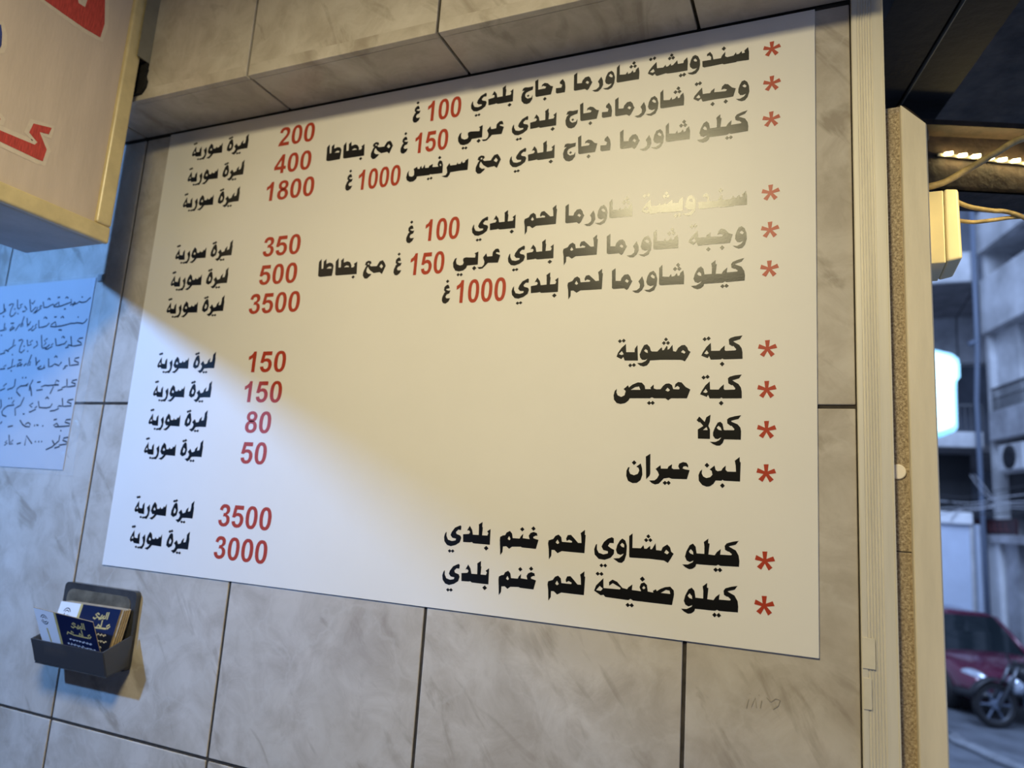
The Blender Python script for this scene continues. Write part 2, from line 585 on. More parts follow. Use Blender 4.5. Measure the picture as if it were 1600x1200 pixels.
# ------------------------------------------------------------------ menu board
BF = -.0013   # board front
W3 = lambda x, z: (x, BF - .00012, z)
board = thing('menu_board', 'large white menu board with black and red lettering on the tiled wall', 'sign', (-.3265, 0, 1.4722))
MB().box((-.6495, BF, 1.4722), (-.0030, -.0001, 1.9283)).build('board_sheet', M['board'], board, bevel=.0003, seg=1)
WORDS = {
    'kibbeh': [[[-2,168,-19,141,-64,128,-51,118,-23,101,-7,77,-1,48,0,0,-127,-1,-137,6,-146,-1,-217,-1,-228,25,-237,10,-283,29,-272,53,-247,93,-218,122,-215,63,-156,62,-145,78,-121,100,-122,68,-115,60,-47,62,-43,70,-64,96,-68,91,-91,106,-95,142,-83,153,-50,163],[-263,44,-245,68,-231,46,-243,38]],[[-246,150,-261,165,-276,150,-261,134]],[[-219,154,-234,170,-249,154,-234,139]],[[-121,-34,-137,-17,-154,-34,-137,-52]]],
    'mashwiyeh': [[[-105,63,-89,91,-66,109,-42,112,-23,91,-16,71,0,59,-20,19,-39,-10,-57,-1,-75,2,-213,5,-291,2,-297,-15,-313,-35,-338,-43,-364,-35,-387,-16,-352,-15,-324,-2,-310,16,-328,7,-351,8,-366,26,-370,49,-356,86,-339,119,-317,125,-296,103,-288,75,-279,69,-239,68,-215,94,-207,98,-203,76,-192,77,-173,108,-167,105,-165,80,-153,84,-131,115,-125,68],[-68,59,-55,75,-35,58,-44,47],[-339,77,-327,89,-312,78,-310,58,-325,64]],[[-389,121,-381,3,-481,5,-493,33,-507,16,-545,36,-535,65,-509,103,-477,132,-472,69,-409,67,-408,95],[-528,55,-506,79,-491,54,-506,47]],[[-164,157,-179,172,-193,157,-179,142]],[[-179,130,-193,145,-208,130,-193,115]],[[-149,130,-163,145,-178,130,-163,115]],[[-508,155,-524,170,-539,155,-524,139]],[[-479,157,-495,173,-510,157,-495,142]],[[-423,-32,-438,-17,-453,-32,-438,-48]],[[-395,-30,-410,-15,-425,-30,-410,-46]]],
    'hamis': [[[-112,77,-106,104,-87,119,-63,116,-34,83,0,64,-22,0,-135,0,-155,-15,-176,0,-257,0,-273,8,-289,0,-437,0,-446,-17,-470,-36,-504,-43,-534,-36,-555,-11,-560,23,-552,56,-537,71,-539,44,-528,22,-502,10,-477,22,-469,54,-486,69,-453,98,-446,80,-421,102,-380,119,-351,116,-329,93,-325,68,-282,68,-288,78,-263,102,-262,73,-242,66,-212,67,-194,92,-175,107,-151,109,-130,96,-121,67,-80,65,-74,76,-90,91],[-432,63,-400,83,-371,88,-360,63],[-177,58,-162,78,-144,60,-157,49]],[[-277,-35,-292,-19,-308,-35,-292,-50]],[[-251,-34,-267,-18,-282,-34,-267,-49]]],
    'cola': [[[-1,170,-18,144,-67,130,-63,123,-23,106,-5,84,0,58,-1,0,-112,0,-121,-25,-139,-44,-161,-45,-187,-34,-208,-19,-169,-19,-144,-6,-130,14,-155,1,-173,4,-187,24,-187,47,-175,81,-157,116,-139,123,-124,109,-115,67,-109,64,-48,65,-44,72,-65,97,-69,94,-92,111,-94,139,-81,151,-45,162],[-163,80,-151,95,-135,80,-129,61,-149,66]],[[-283,158,-245,120,-235,153,-206,172,-210,123,-220,93,-208,68,-207,1,-289,1,-292,66,-254,91,-278,119,-284,115,-301,132],[-257,62,-232,84,-224,63]]],
    'laban': [[[-7,167,-6,133,0,130,-3,0,-110,1,-118,8,-125,0,-164,0,-178,-24,-203,-42,-225,-45,-254,-35,-277,-7,-280,31,-271,57,-255,73,-259,46,-248,24,-226,14,-201,21,-186,38,-191,64,-205,75,-173,102,-165,72,-151,64,-126,70,-119,85,-98,105,-99,75,-86,64,-30,65,-33,107,-39,140]],[[-207,102,-224,119,-241,102,-224,85]],[[-102,-33,-118,-16,-135,-33,-118,-50]]],
    'ayran': [[[-11,81,-27,91,-44,88,-49,74,-34,68,0,64,-18,0,-123,-1,-142,5,-179,-2,-194,-19,-213,-39,-239,-47,-263,-38,-282,-21,-244,-18,-225,-2,-213,22,-223,44,-239,63,-204,92,-201,67,-155,68,-148,84,-123,101,-125,75,-113,66,-70,68,-80,88,-73,107,-47,119,-24,115,-12,99]],[[-280,170,-276,27,-280,14,-304,-13,-312,149]],[[-347,98,-336,63,-332,17,-345,-22,-371,-42,-402,-45,-435,-30,-449,4,-449,43,-438,66,-427,70,-432,44,-421,21,-393,12,-366,23,-356,47,-362,66,-379,74]],[[-154,-32,-170,-17,-186,-32,-170,-48]],[[-129,-31,-144,-15,-160,-31,-144,-47]],[[-378,102,-395,119,-413,102,-395,85]]],
    'sandwich': [[[-8,108,-1,70,0,0,-88,4,-95,0,-184,-1,-193,6,-263,3,-330,2,-343,10,-345,59,-280,57,-279,81,-293,97,-311,93,-310,111,-288,127,-269,97,-262,57,-206,56,-198,76,-174,104,-175,66,-159,55,-112,59,-95,83,-91,65,-74,65,-54,85,-50,65,-31,66,-35,84]],[[-400,123,-378,108,-363,71,-361,29,-369,-10,-390,-37,-417,-42,-442,-34,-457,-19,-424,-21,-397,-8,-383,9,-397,5,-418,7,-437,27,-441,52,-432,88,-418,116],[-413,83,-399,93,-385,75,-389,63,-405,70]],[[-461,117,-455,76,-457,2,-538,2,-613,5,-623,11,-692,0,-704,6,-711,22,-730,9,-768,34,-759,60,-736,90,-702,125,-696,68,-646,65,-628,86,-624,67,-609,68,-587,88,-586,70,-571,71,-538,106,-533,73,-490,72,-487,92],[-752,46,-725,68,-714,43,-728,35]],[[-169,133,-185,152,-202,133,-185,114]],[[-733,156,-749,173,-764,156,-749,139]],[[-704,160,-719,177,-734,160,-719,143]],[[-568,159,-583,175,-598,159,-583,142]],[[-583,134,-598,151,-614,134,-598,117]],[[-556,134,-571,151,-586,134,-571,117]],[[-492,-31,-508,-14,-524,-31,-508,-49]],[[-466,-29,-482,-11,-498,-29,-482,-47]]],
    'shawarma': [[[-8,108,0,66,-1,0,-66,2,-164,2,-181,5,-186,15,-188,139,-165,163,-161,70,-112,64,-98,86,-93,64,-72,68,-55,90,-48,67,-33,71,-30,89]],[[-231,120,-212,98,-200,55,-204,4,-221,-32,-253,-46,-279,-39,-298,-25,-261,-26,-236,-11,-224,6,-251,1,-274,13,-283,35,-277,73,-260,109],[-253,80,-239,94,-220,74,-222,58,-239,65]],[[-316,83,-301,46,-297,6,-313,-26,-338,-46,-364,-44,-389,-28,-354,-24,-332,-7,-330,19,-343,44]],[[-425,107,-408,87,-399,60,-390,49,-418,-7,-431,-19,-452,-3,-536,-4,-548,4,-554,143,-526,162,-522,60,-482,56,-476,80,-454,104],[-449,53,-437,69,-418,53,-428,38]],[[-32,151,-47,169,-63,151,-47,134]],[[-53,123,-69,140,-85,123,-69,105]],[[-22,122,-38,139,-54,122,-38,105]]],
    'chicken': [[[-29,127,-7,91,0,48,-3,0,-72,0,-84,10,-85,52,-36,49,-31,73,-54,89,-51,107]],[[-111,75,-127,2,-186,2,-257,2,-268,11,-278,153,-250,167,-245,68,-182,68,-174,82,-202,96,-215,87,-212,108,-189,120,-161,111,-133,82]],[[-292,108,-296,76,-330,68,-354,59,-363,41,-359,19,-338,1,-306,5,-293,28,-294,-12,-315,-42,-342,-50,-371,-40,-393,-12,-399,27,-390,62,-371,82,-393,80,-385,106,-365,112,-337,106]],[[-162,-29,-180,-11,-197,-29,-180,-47]],[[-322,27,-334,39,-347,27,-334,14]]],
    'baladi': [[[-3,119,0,0,-141,0,-155,9,-169,5,-230,3,-235,62,-184,68,-175,83,-186,95,-203,92,-182,131,-159,101,-150,65,-100,66,-103,129,-106,146,-75,167,-74,127,-69,126,-71,66,-26,67,-19,86,-31,98]],[[-263,129,-254,119,-256,92,-280,94,-298,74,-291,60,-257,50,-248,32,-258,-1,-293,-25,-335,-37,-369,-30,-394,-3,-400,29,-392,59,-381,71,-379,39,-363,11,-329,3,-297,10,-293,24,-327,28,-344,48,-336,72,-310,107]],[[-9,-28,-29,-10,-49,-28,-29,-46]],[[-325,-74,-341,-60,-357,-74,-341,-88]],[[-298,-72,-314,-59,-330,-72,-314,-86]]],
    'ghanam': [[[0,66,-17,0,-130,1,-139,6,-210,1,-233,-17,-258,0,-285,-4,-286,-45,-303,-69,-308,-19,-315,45,-313,66,-291,78,-273,81,-262,102,-236,115,-217,98,-209,64,-152,65,-145,82,-126,102,-128,70,-72,67,-81,91,-68,112,-43,122,-16,115,-11,96,-25,96,-44,86,-41,75],[-251,56,-240,77,-226,56,-235,46]],[[-28,146,-46,163,-64,146,-46,130]],[[-118,135,-136,151,-154,135,-136,118]]],
    'meat': [[[-7,166,-7,131,0,128,-3,0,-101,0,-176,1,-208,-17,-235,4,-256,3,-256,-40,-273,-67,-279,9,-287,48,-283,70,-248,82,-232,106,-208,117,-186,100,-179,67,-103,67,-100,77,-125,87,-143,75,-148,93,-137,118,-112,122,-81,94,-55,69,-29,70,-33,113,-39,140],[-227,59,-214,81,-199,58,-212,48]]],
    'kilo': [[[-6,169,-24,143,-71,128,-62,123,-24,105,-5,72,0,38,-2,0,-124,-4,-137,2,-150,-6,-281,-7,-286,-24,-306,-40,-328,-45,-355,-34,-375,-17,-338,-15,-307,2,-299,15,-325,3,-347,12,-358,37,-349,73,-328,115,-306,128,-288,109,-280,65,-229,65,-229,114,-234,144,-204,169,-205,138,-195,137,-202,64,-160,62,-147,84,-121,106,-125,69,-53,71,-49,78,-68,94,-73,92,-93,103,-96,129,-84,146,-46,160],[-333,73,-320,90,-304,73,-302,54,-322,60]],[[-137,-33,-152,-17,-168,-33,-152,-48]],[[-109,-32,-125,-16,-140,-32,-125,-47]]],
    'mashawi': [[[-46,108,-26,91,-17,61,0,50,-21,11,-38,-16,-66,-2,-162,1,-307,-2,-311,5,-316,146,-292,166,-290,65,-230,68,-212,91,-205,67,-188,68,-165,90,-162,66,-151,68,-127,111,-122,64,-86,63,-77,87],[-65,51,-52,72,-32,55,-44,41]],[[-365,125,-343,112,-330,76,-332,16,-344,-26,-362,-44,-386,-43,-426,-19,-383,-13,-360,5,-350,22,-374,10,-398,17,-408,42,-401,75,-383,108],[-379,80,-365,95,-350,82,-350,63,-367,67]],[[-427,121,-426,87,-455,87,-468,65,-443,50,-421,41,-422,13,-445,-16,-488,-34,-532,-31,-563,-3,-569,34,-558,67,-549,73,-548,35,-534,12,-499,3,-466,13,-467,28,-501,34,-515,57,-499,90,-470,116,-442,128]],[[-165,153,-179,168,-194,153,-179,139]],[[-179,127,-194,141,-209,127,-194,112]],[[-150,129,-165,143,-179,129,-165,114]],[[-495,-75,-509,-61,-524,-75,-509,-89]],[[-467,-73,-481,-60,-496,-73,-481,-87]]],
    'safiha': [[[-27,120,-3,98,0,71,-12,0,-125,0,-282,1,-301,11,-314,0,-481,4,-496,18,-515,12,-565,39,-552,77,-501,131,-497,64,-378,66,-373,77,-431,104,-457,83,-459,109,-434,128,-400,116,-360,78,-327,73,-318,87,-290,109,-293,71,-227,69,-240,95,-230,122,-208,131,-188,115,-181,72,-141,69,-146,80,-125,93,-119,81,-92,100,-61,114],[-91,72,-56,96,-31,93,-26,72],[-221,93,-209,108,-198,95,-209,84],[-551,44,-525,76,-502,59,-516,42]],[[-203,152,-221,170,-240,152,-221,134]],[[-529,158,-544,173,-560,158,-544,144]],[[-501,159,-516,174,-532,159,-516,145]],[[-302,-33,-318,-18,-334,-33,-318,-48]],[[-274,-32,-290,-17,-306,-32,-290,-47]]],
    'meal': [[[-36,128,-16,110,-3,75,0,29,-12,-15,-31,-38,-54,-42,-74,-34,-97,-16,-66,-19,-37,-5,-24,15,-46,7,-66,10,-80,33,-79,63,-70,94,-56,121],[-51,83,-35,95,-21,78,-27,66,-41,71]],[[-98,72,-115,8,-153,6,-246,8,-341,5,-353,33,-374,15,-411,40,-403,62,-376,94,-347,125,-341,69,-286,67,-279,83,-253,102,-256,68,-171,62,-162,74,-182,84,-204,79,-198,105,-178,123,-154,116,-125,84],[-391,48,-370,69,-358,43,-372,38]],[[-373,161,-389,178,-405,161,-389,143]],[[-348,163,-364,181,-379,163,-364,146]],[[-250,-28,-266,-9,-283,-28,-266,-46]],[[-153,-24,-170,-5,-186,-24,-170,-42]]],
    'arabi': [[[-13,111,-6,87,-37,93,-41,82,0,63,-17,0,-109,5,-126,-13,-156,-41,-188,-42,-206,-25,-162,-26,-145,-8,-142,19,-159,55,-130,91,-120,61,-73,61,-71,97,-46,122,-23,122]],[[-205,113,-202,-3,-279,-4,-302,-4,-310,-26,-336,-45,-378,-51,-412,-40,-434,-9,-440,30,-426,63,-407,74,-412,44,-403,17,-373,2,-345,7,-337,24,-346,48,-341,65,-318,70,-233,61,-230,87,-241,99]],[[-212,-32,-233,-12,-254,-32,-233,-52]],[[-365,-79,-381,-63,-397,-79,-381,-94]],[[-336,-80,-352,-65,-368,-80,-352,-96]]],
    'with': [[[-35,110,-15,84,0,55,-32,-20,-58,1,-120,-4,-164,25,-189,60,-199,39,-199,12,-177,-6,-143,-10,-151,-24,-185,-51,-212,-49,-233,-23,-234,12,-216,54,-204,72,-222,80,-216,105,-190,118,-161,110,-154,90,-172,77,-158,62,-94,59,-86,76,-66,104],[-196,89,-183,98,-174,86,-186,78],[-66,53,-48,77,-28,53,-41,34]]],
    'potato': [[[-9,119,0,0,-223,1,-240,10,-249,137,-220,171,-210,76,-185,77,-189,144,-162,165,-157,120,-118,130,-87,118,-68,87,-69,67,-42,68,-33,86,-44,98],[-150,75,-122,91,-99,84,-92,73]],[[-287,124,-268,99,-270,62,-275,2,-411,0,-434,11,-442,146,-415,177,-403,79,-385,78,-387,150,-358,171,-354,122,-318,133],[-346,77,-318,96,-290,89,-292,73]],[[-17,-26,-36,-9,-55,-26,-36,-43]]],
    'gram': [[[-20,112,-13,90,-42,87,-45,80,-24,70,-3,72,-12,45,-37,37,-46,17,-35,3,0,3,-14,-26,-40,-43,-65,-37,-78,-16,-78,14,-62,52,-51,59,-66,76,-64,102,-49,118,-32,124]],[[-21,153,-38,169,-55,153,-38,137]]],
    'service': [[[-2,107,0,64,-1,0,-86,3,-169,0,-178,-26,-196,-44,-220,-42,-254,-26,-214,-21,-200,1,-206,30,-212,52,-185,90,-175,65,-115,64,-106,86,-99,69,-77,68,-63,92,-54,72,-34,75,-30,92]],[[-285,130,-263,119,-250,83,-248,3,-361,5,-370,11,-379,2,-487,3,-504,5,-514,-20,-541,-39,-578,-39,-609,-19,-619,10,-612,51,-593,75,-598,46,-588,18,-558,9,-539,21,-540,57,-549,82,-513,100,-507,79,-487,76,-480,95,-469,101,-464,78,-454,79,-436,112,-430,76,-396,73,-388,91,-354,105,-355,74,-295,70,-305,91,-299,116],[-285,83,-276,97,-264,79,-273,73]],[[-271,155,-289,172,-307,155,-289,138]],[[-372,-34,-387,-19,-403,-34,-387,-48]],[[-343,-31,-358,-17,-374,-31,-358,-46]]],
    'lira': [[[-5,160,-6,105,0,100,-1,0,-76,2,-129,-2,-149,-33,-174,-47,-208,-27,-173,-17,-158,11,-165,30,-182,43,-154,72,-130,37,-98,47,-90,74,-66,98,-69,56,-39,63,-33,98,-34,132]],[[-231,134,-214,121,-197,61,-207,16,-244,-2,-277,16,-276,55,-254,111],[-250,42,-241,84,-219,64,-224,39,-237,29]],[[-112,-40,-128,-29,-144,-40,-128,-52]],[[-81,-40,-97,-28,-113,-40,-97,-51]],[[-239,144,-256,157,-274,144,-256,132]],[[-213,151,-230,164,-248,151,-230,139]]],
    'suri': [[[-8,111,0,0,-120,5,-142,-21,-172,-43,-210,-34,-171,-18,-148,9,-176,8,-201,35,-190,86,-166,123,-140,101,-127,59,-96,60,-86,79,-73,62,-49,68,-42,88,-29,78],[-174,50,-162,75,-141,54,-155,41]],[[-230,95,-218,44,-223,-7,-244,-41,-273,-38,-283,-26,-250,-14,-238,17,-248,44,-259,63]],[[-301,109,-289,2,-361,6,-380,25,-404,14,-422,30,-416,56,-397,91,-379,123,-367,56,-322,51,-321,84],[-404,44,-388,73,-376,46]],[[-309,-30,-325,-19,-340,-30,-325,-41]],[[-277,-33,-292,-22,-308,-33,-292,-44]],[[-389,155,-406,167,-423,155,-406,143]],[[-367,159,-384,172,-401,159,-384,147]]]}


def fatten(c, d):
    """moves a closed outline outwards by d"""
    n = len(c)
    sg = 1 if sum(c[i - 1][0] * c[i][1] - c[i][0] * c[i - 1][1] for i in range(n)) > 0 else -1
    out = []
    for i in range(n):
        a, b, e = Vector(c[i - 1]), Vector(c[i]), Vector(c[(i + 1) % n])
        d1, d2 = (b - a), (e - b)
        n1, n2 = Vector((d1.y, -d1.x)).normalized(), Vector((d2.y, -d2.x)).normalized()
        m = n1 + n2
        m = m.normalized() if m.length > .3 else n1
        out.append(tuple(b + m * sg * d))
    return out


def put(mb, key, dx, dz, sx=1.0, f=W3, fat=0.0):
    """word outlines, stored in tenths of a millimetre from their right end and baseline"""
    for shape in WORDS[key]:
        cs = [list(zip(c[::2], c[1::2])) for c in shape]
        if fat:
            cs = [fatten(c, fat if k == 0 else -fat * .4) for k, c in enumerate(cs)]
        mb.flat([[((dx + x * sx) * 1e-4, (dz + z) * 1e-4) for x, z in c] for c in cs], f)


LINES = [
    [('sandwich', -489, 18962, 1), ('shawarma', -1326, 18962, 1), ('chicken', -1949, 18962, 1), ('baladi', -2423, 18962, 1.01), ('gram', -3339, 18962, 1)],
    [('meal', -484, 18672, 1), ('arabi', -2490, 18672, 1), ('gram', -3438, 18672, 1), ('potato', -3911, 18672, 1), ('shawarma', -965, 18672, 0.996), ('chicken', -1538, 18672, 0.989), ('baladi', -2012, 18672, 1.007), ('with', -3602, 18672, 1.005)],
    [('with', -2496, 18381, 1), ('service', -2807, 18381, 1), ('kilo', -489, 18381, 0.99), ('shawarma', -914, 18381, 0.993), ('chicken', -1536, 18381, 1.004), ('baladi', -2011, 18381, 1.009), ('gram', -4007, 18381, 1)],
    [('sandwich', -492, 17801, 1.007), ('shawarma', -1337, 17801, 0.996), ('meat', -1960, 17801, 0.984), ('baladi', -2319, 17801, 1.0), ('gram', -3284, 17801, 1)],
    [('meal', -491, 17512, 1.007), ('shawarma', -979, 17512, 1.001), ('meat', -1605, 17512, 0.99), ('baladi', -1967, 17512, 0.995), ('arabi', -2436, 17512, 0.995), ('gram', -3382, 17512, 1), ('with', -3548, 17512, 1.001), ('potato', -3850, 17512, 0.991)],
    [('kilo', -501, 17228, 1.008), ('shawarma', -929, 17228, 0.994), ('meat', -1551, 17228, 0.99), ('baladi', -1911, 17228, 1.001), ('gram', -2872, 17228, 1)],
    [('kibbeh', -511, 16657, 1), ('mashwiyeh', -870, 16657, 1)],
    [('kibbeh', -513, 16377, 1), ('hamis', -865, 16377, 1)],
    [('cola', -515, 16089, 1)],
    [('laban', -515, 15804, 1), ('ayran', -856, 15804, 1)],
    [('kilo', -516, 15240, 1), ('mashawi', -951, 15240, 1), ('meat', -1588, 15240, 1), ('ghanam', -1951, 15240, 1), ('baladi', -2346, 15240, 1)],
    [('safiha', -941, 14947, 1), ('kilo', -520, 14947, 0.99), ('meat', -1577, 14947, 0.99), ('ghanam', -1952, 14947, 0.962), ('baladi', -2335, 14947, 0.998)]]
for li in LINES:
    for key, dx, dz, sx in li:
        mb = MB()
        put(mb, key, dx, dz, sx)
        mb.build('menu_word', M['black'], board)
CURRENCY = [(-5366, 18962), (-5375, 18676), (-5385, 18389), (-5379, 17817), (-5386, 17530), (-5385, 17244), (-5395, 16672), (-5393, 16385), (-5396, 16099), (-5397, 15813), (-5402, 15240), (-5404, 14957)]
for xr, z in CURRENCY:
    mb = MB()
    put(mb, 'lira', xr, z, fat=2.0)
    put(mb, 'suri', xr - 341, z, fat=2.0)
    mb.build('currency_word', M['black'], board)


def ell(cx, cy, rx, ry, a0=0, a1=360, n=28):
    return [(cx + rx * math.cos(math.radians(a0 + (a1 - a0) * k / n)), cy + ry * math.sin(math.radians(a0 + (a1 - a0) * k / n))) for k in range(n + 1)]


def sup(cx, cy, rx, ry, a0, a1, n=26, p=2.35):
    out = []
    for k in range(n + 1):
        a = math.radians(a0 + (a1 - a0) * k / n)
        c, s = math.cos(a), math.sin(a)
        out.append((cx + rx * math.copysign(abs(c) ** (2 / p), c), cy + ry * math.copysign(abs(s) ** (2 / p), s)))
    return out


# bold grotesque digits on a 1000-unit em (advance 556, cap height 716)
DIG = {
    '0': [[sup(278, 352, 236, 366, 0, 360, 40)[:-1], sup(278, 352, 96, 258, 0, 360, 40)[:-1]]],
    '1': [[[(393, 0), (393, 718), (282, 718), (250, 650), (190, 590), (92, 543), (92, 418), (180, 452), (256, 500), (256, 0)]]],
    '2': [[[(506, 127), (506, 0), (24, 0), (45, 85), (95, 170), (170, 250), (270, 340), (340, 415), (363, 470), (363, 520), (345, 570), (310, 598), (265, 606), (218, 596), (185, 562), (174, 502), (37, 516), (55, 600), (95, 662), (160, 704), (268, 719), (375, 705), (450, 662), (494, 595), (502, 521), (492, 450), (460, 380), (405, 310), (330, 235), (262, 172), (230, 127)]]],
    '3': [[[(37, 190), (170, 206), (186, 150), (215, 115), (270, 99), (320, 110), (358, 148), (372, 212), (360, 270), (328, 310), (280, 326), (214, 313), (229, 425), (290, 433), (330, 462), (345, 515), (338, 562), (312, 592), (268, 603), (222, 592), (192, 562), (176, 503), (49, 525), (72, 605), (115, 668), (185, 708), (272, 719), (370, 704), (440, 658), (474, 600), (482, 538), (470, 478), (432, 425), (370, 382), (440, 358), (488, 308), (514, 215), (502, 140), (462, 70), (390, 12), (270, -12), (180, 3), (105, 45), (55, 112)]]],
    '4': [[[(311, 0), (311, 144), (18, 144), (18, 264), (328, 718), (443, 718), (443, 264), (532, 264), (532, 144), (443, 144), (443, 0)], [(311, 264), (311, 509), (147, 264)]]],
    '5': [[[(44, 184), (181, 198), (192, 152), (220, 115), (276, 99), (325, 112), (362, 155), (377, 237), (362, 315), (325, 353), (268, 366), (205, 352), (148, 305), (37, 321), (107, 706), (482, 706), (482, 573), (215, 573), (193, 448), (240, 466), (290, 471), (380, 456), (455, 405), (505, 325), (518, 241), (505, 155), (465, 75), (390, 10), (277, -12), (180, 2), (105, 48), (60, 110)]]],
    '8': [[sup(278, 198, 240, 210, 0, 360, 36, 2.15)[:-1], sup(278, 200, 98, 106, 0, 360, 30)[:-1]], [sup(278, 538, 214, 181, 0, 360, 36, 2.15)[:-1], sup(278, 536, 84, 80, 0, 360, 30)[:-1]]],
}
NUMBERS = [('200', -4963, -4527, 18915, 203), ('400', -4975, -4527, 18620, 203), ('1800', -5035, -4452, 18339, 203), ('350', -4981, -4531, 17761, 203), ('500', -4981, -4530, 17476, 203), ('3500', -5059, -4455, 17191, 203), ('150', -4977, -4532, 16620, 203), ('150', -4979, -4535, 16335, 203), ('80', -4915, -4616, 16051, 203), ('50', -4920, -4622, 15767, 203), ('3500', -5086, -4476, 15191, 203), ('3000', -5087, -4478, 14904, 203), ('100', -3265, -2924, 18905, 203), ('150', -3366, -3028, 18608, 203), ('1000', -3944, -3489, 18325, 203), ('100', -3175, -2839, 17758, 203), ('150', -3294, -2958, 17456, 203), ('1000', -2818, -2364, 17180, 203)]


def digits(mb, s, xl, xr, zb, h, f=W3):
    left = {'1': 92, '2': 24, '3': 37, '4': 18, '5': 37, '8': 38, '0': 42}[s[0]]
    right = {'0': 514}[s[-1]]
    tot = 556 * (len(s) - 1) + right - left
    k = (xr - xl) / tot
    kz = h / 731.0
    for i, ch in enumerate(s):
        for sh in DIG[ch]:
            mb.flat([[((xl + (x - left + 556 * i) * k) * 1e-4, (zb + (y + 12) * kz) * 1e-4) for x, y in c] for c in sh], f)


for i, (s, xl, xr, zb, h) in enumerate(NUMBERS):
    mb = MB()
    digits(mb, s, xl, xr, zb, h)
    mb.build('price_number' if i < 12 else 'weight_number', M['red'], board)
for cx, cz in [(-327, 19017), (-326, 18734), (-329, 18447), (-331, 17873), (-334, 17591), (-337, 17301), (-347, 16723), (-350, 16435), (-350, 16158), (-351, 15864), (-356, 15290), (-358, 15006)]:
    mb = MB()
    star = []
    for k in range(5):
        a = math.radians(90 + 72 * k)
        d = Vector((math.cos(a), math.sin(a)))
        e = Vector((-d.y, d.x))
        b = math.radians(90 + 72 * k - 36)
        star += [Vector((math.cos(b), math.sin(b))) * 17, d * 62 - e * 16, d * 60 + e * 16]
    mb.flat([[((cx + v.x) * 1e-4, (cz + 2 + v.y) * 1e-4) for v in star]], W3)
    mb.build('asterisk', M['red'], board)

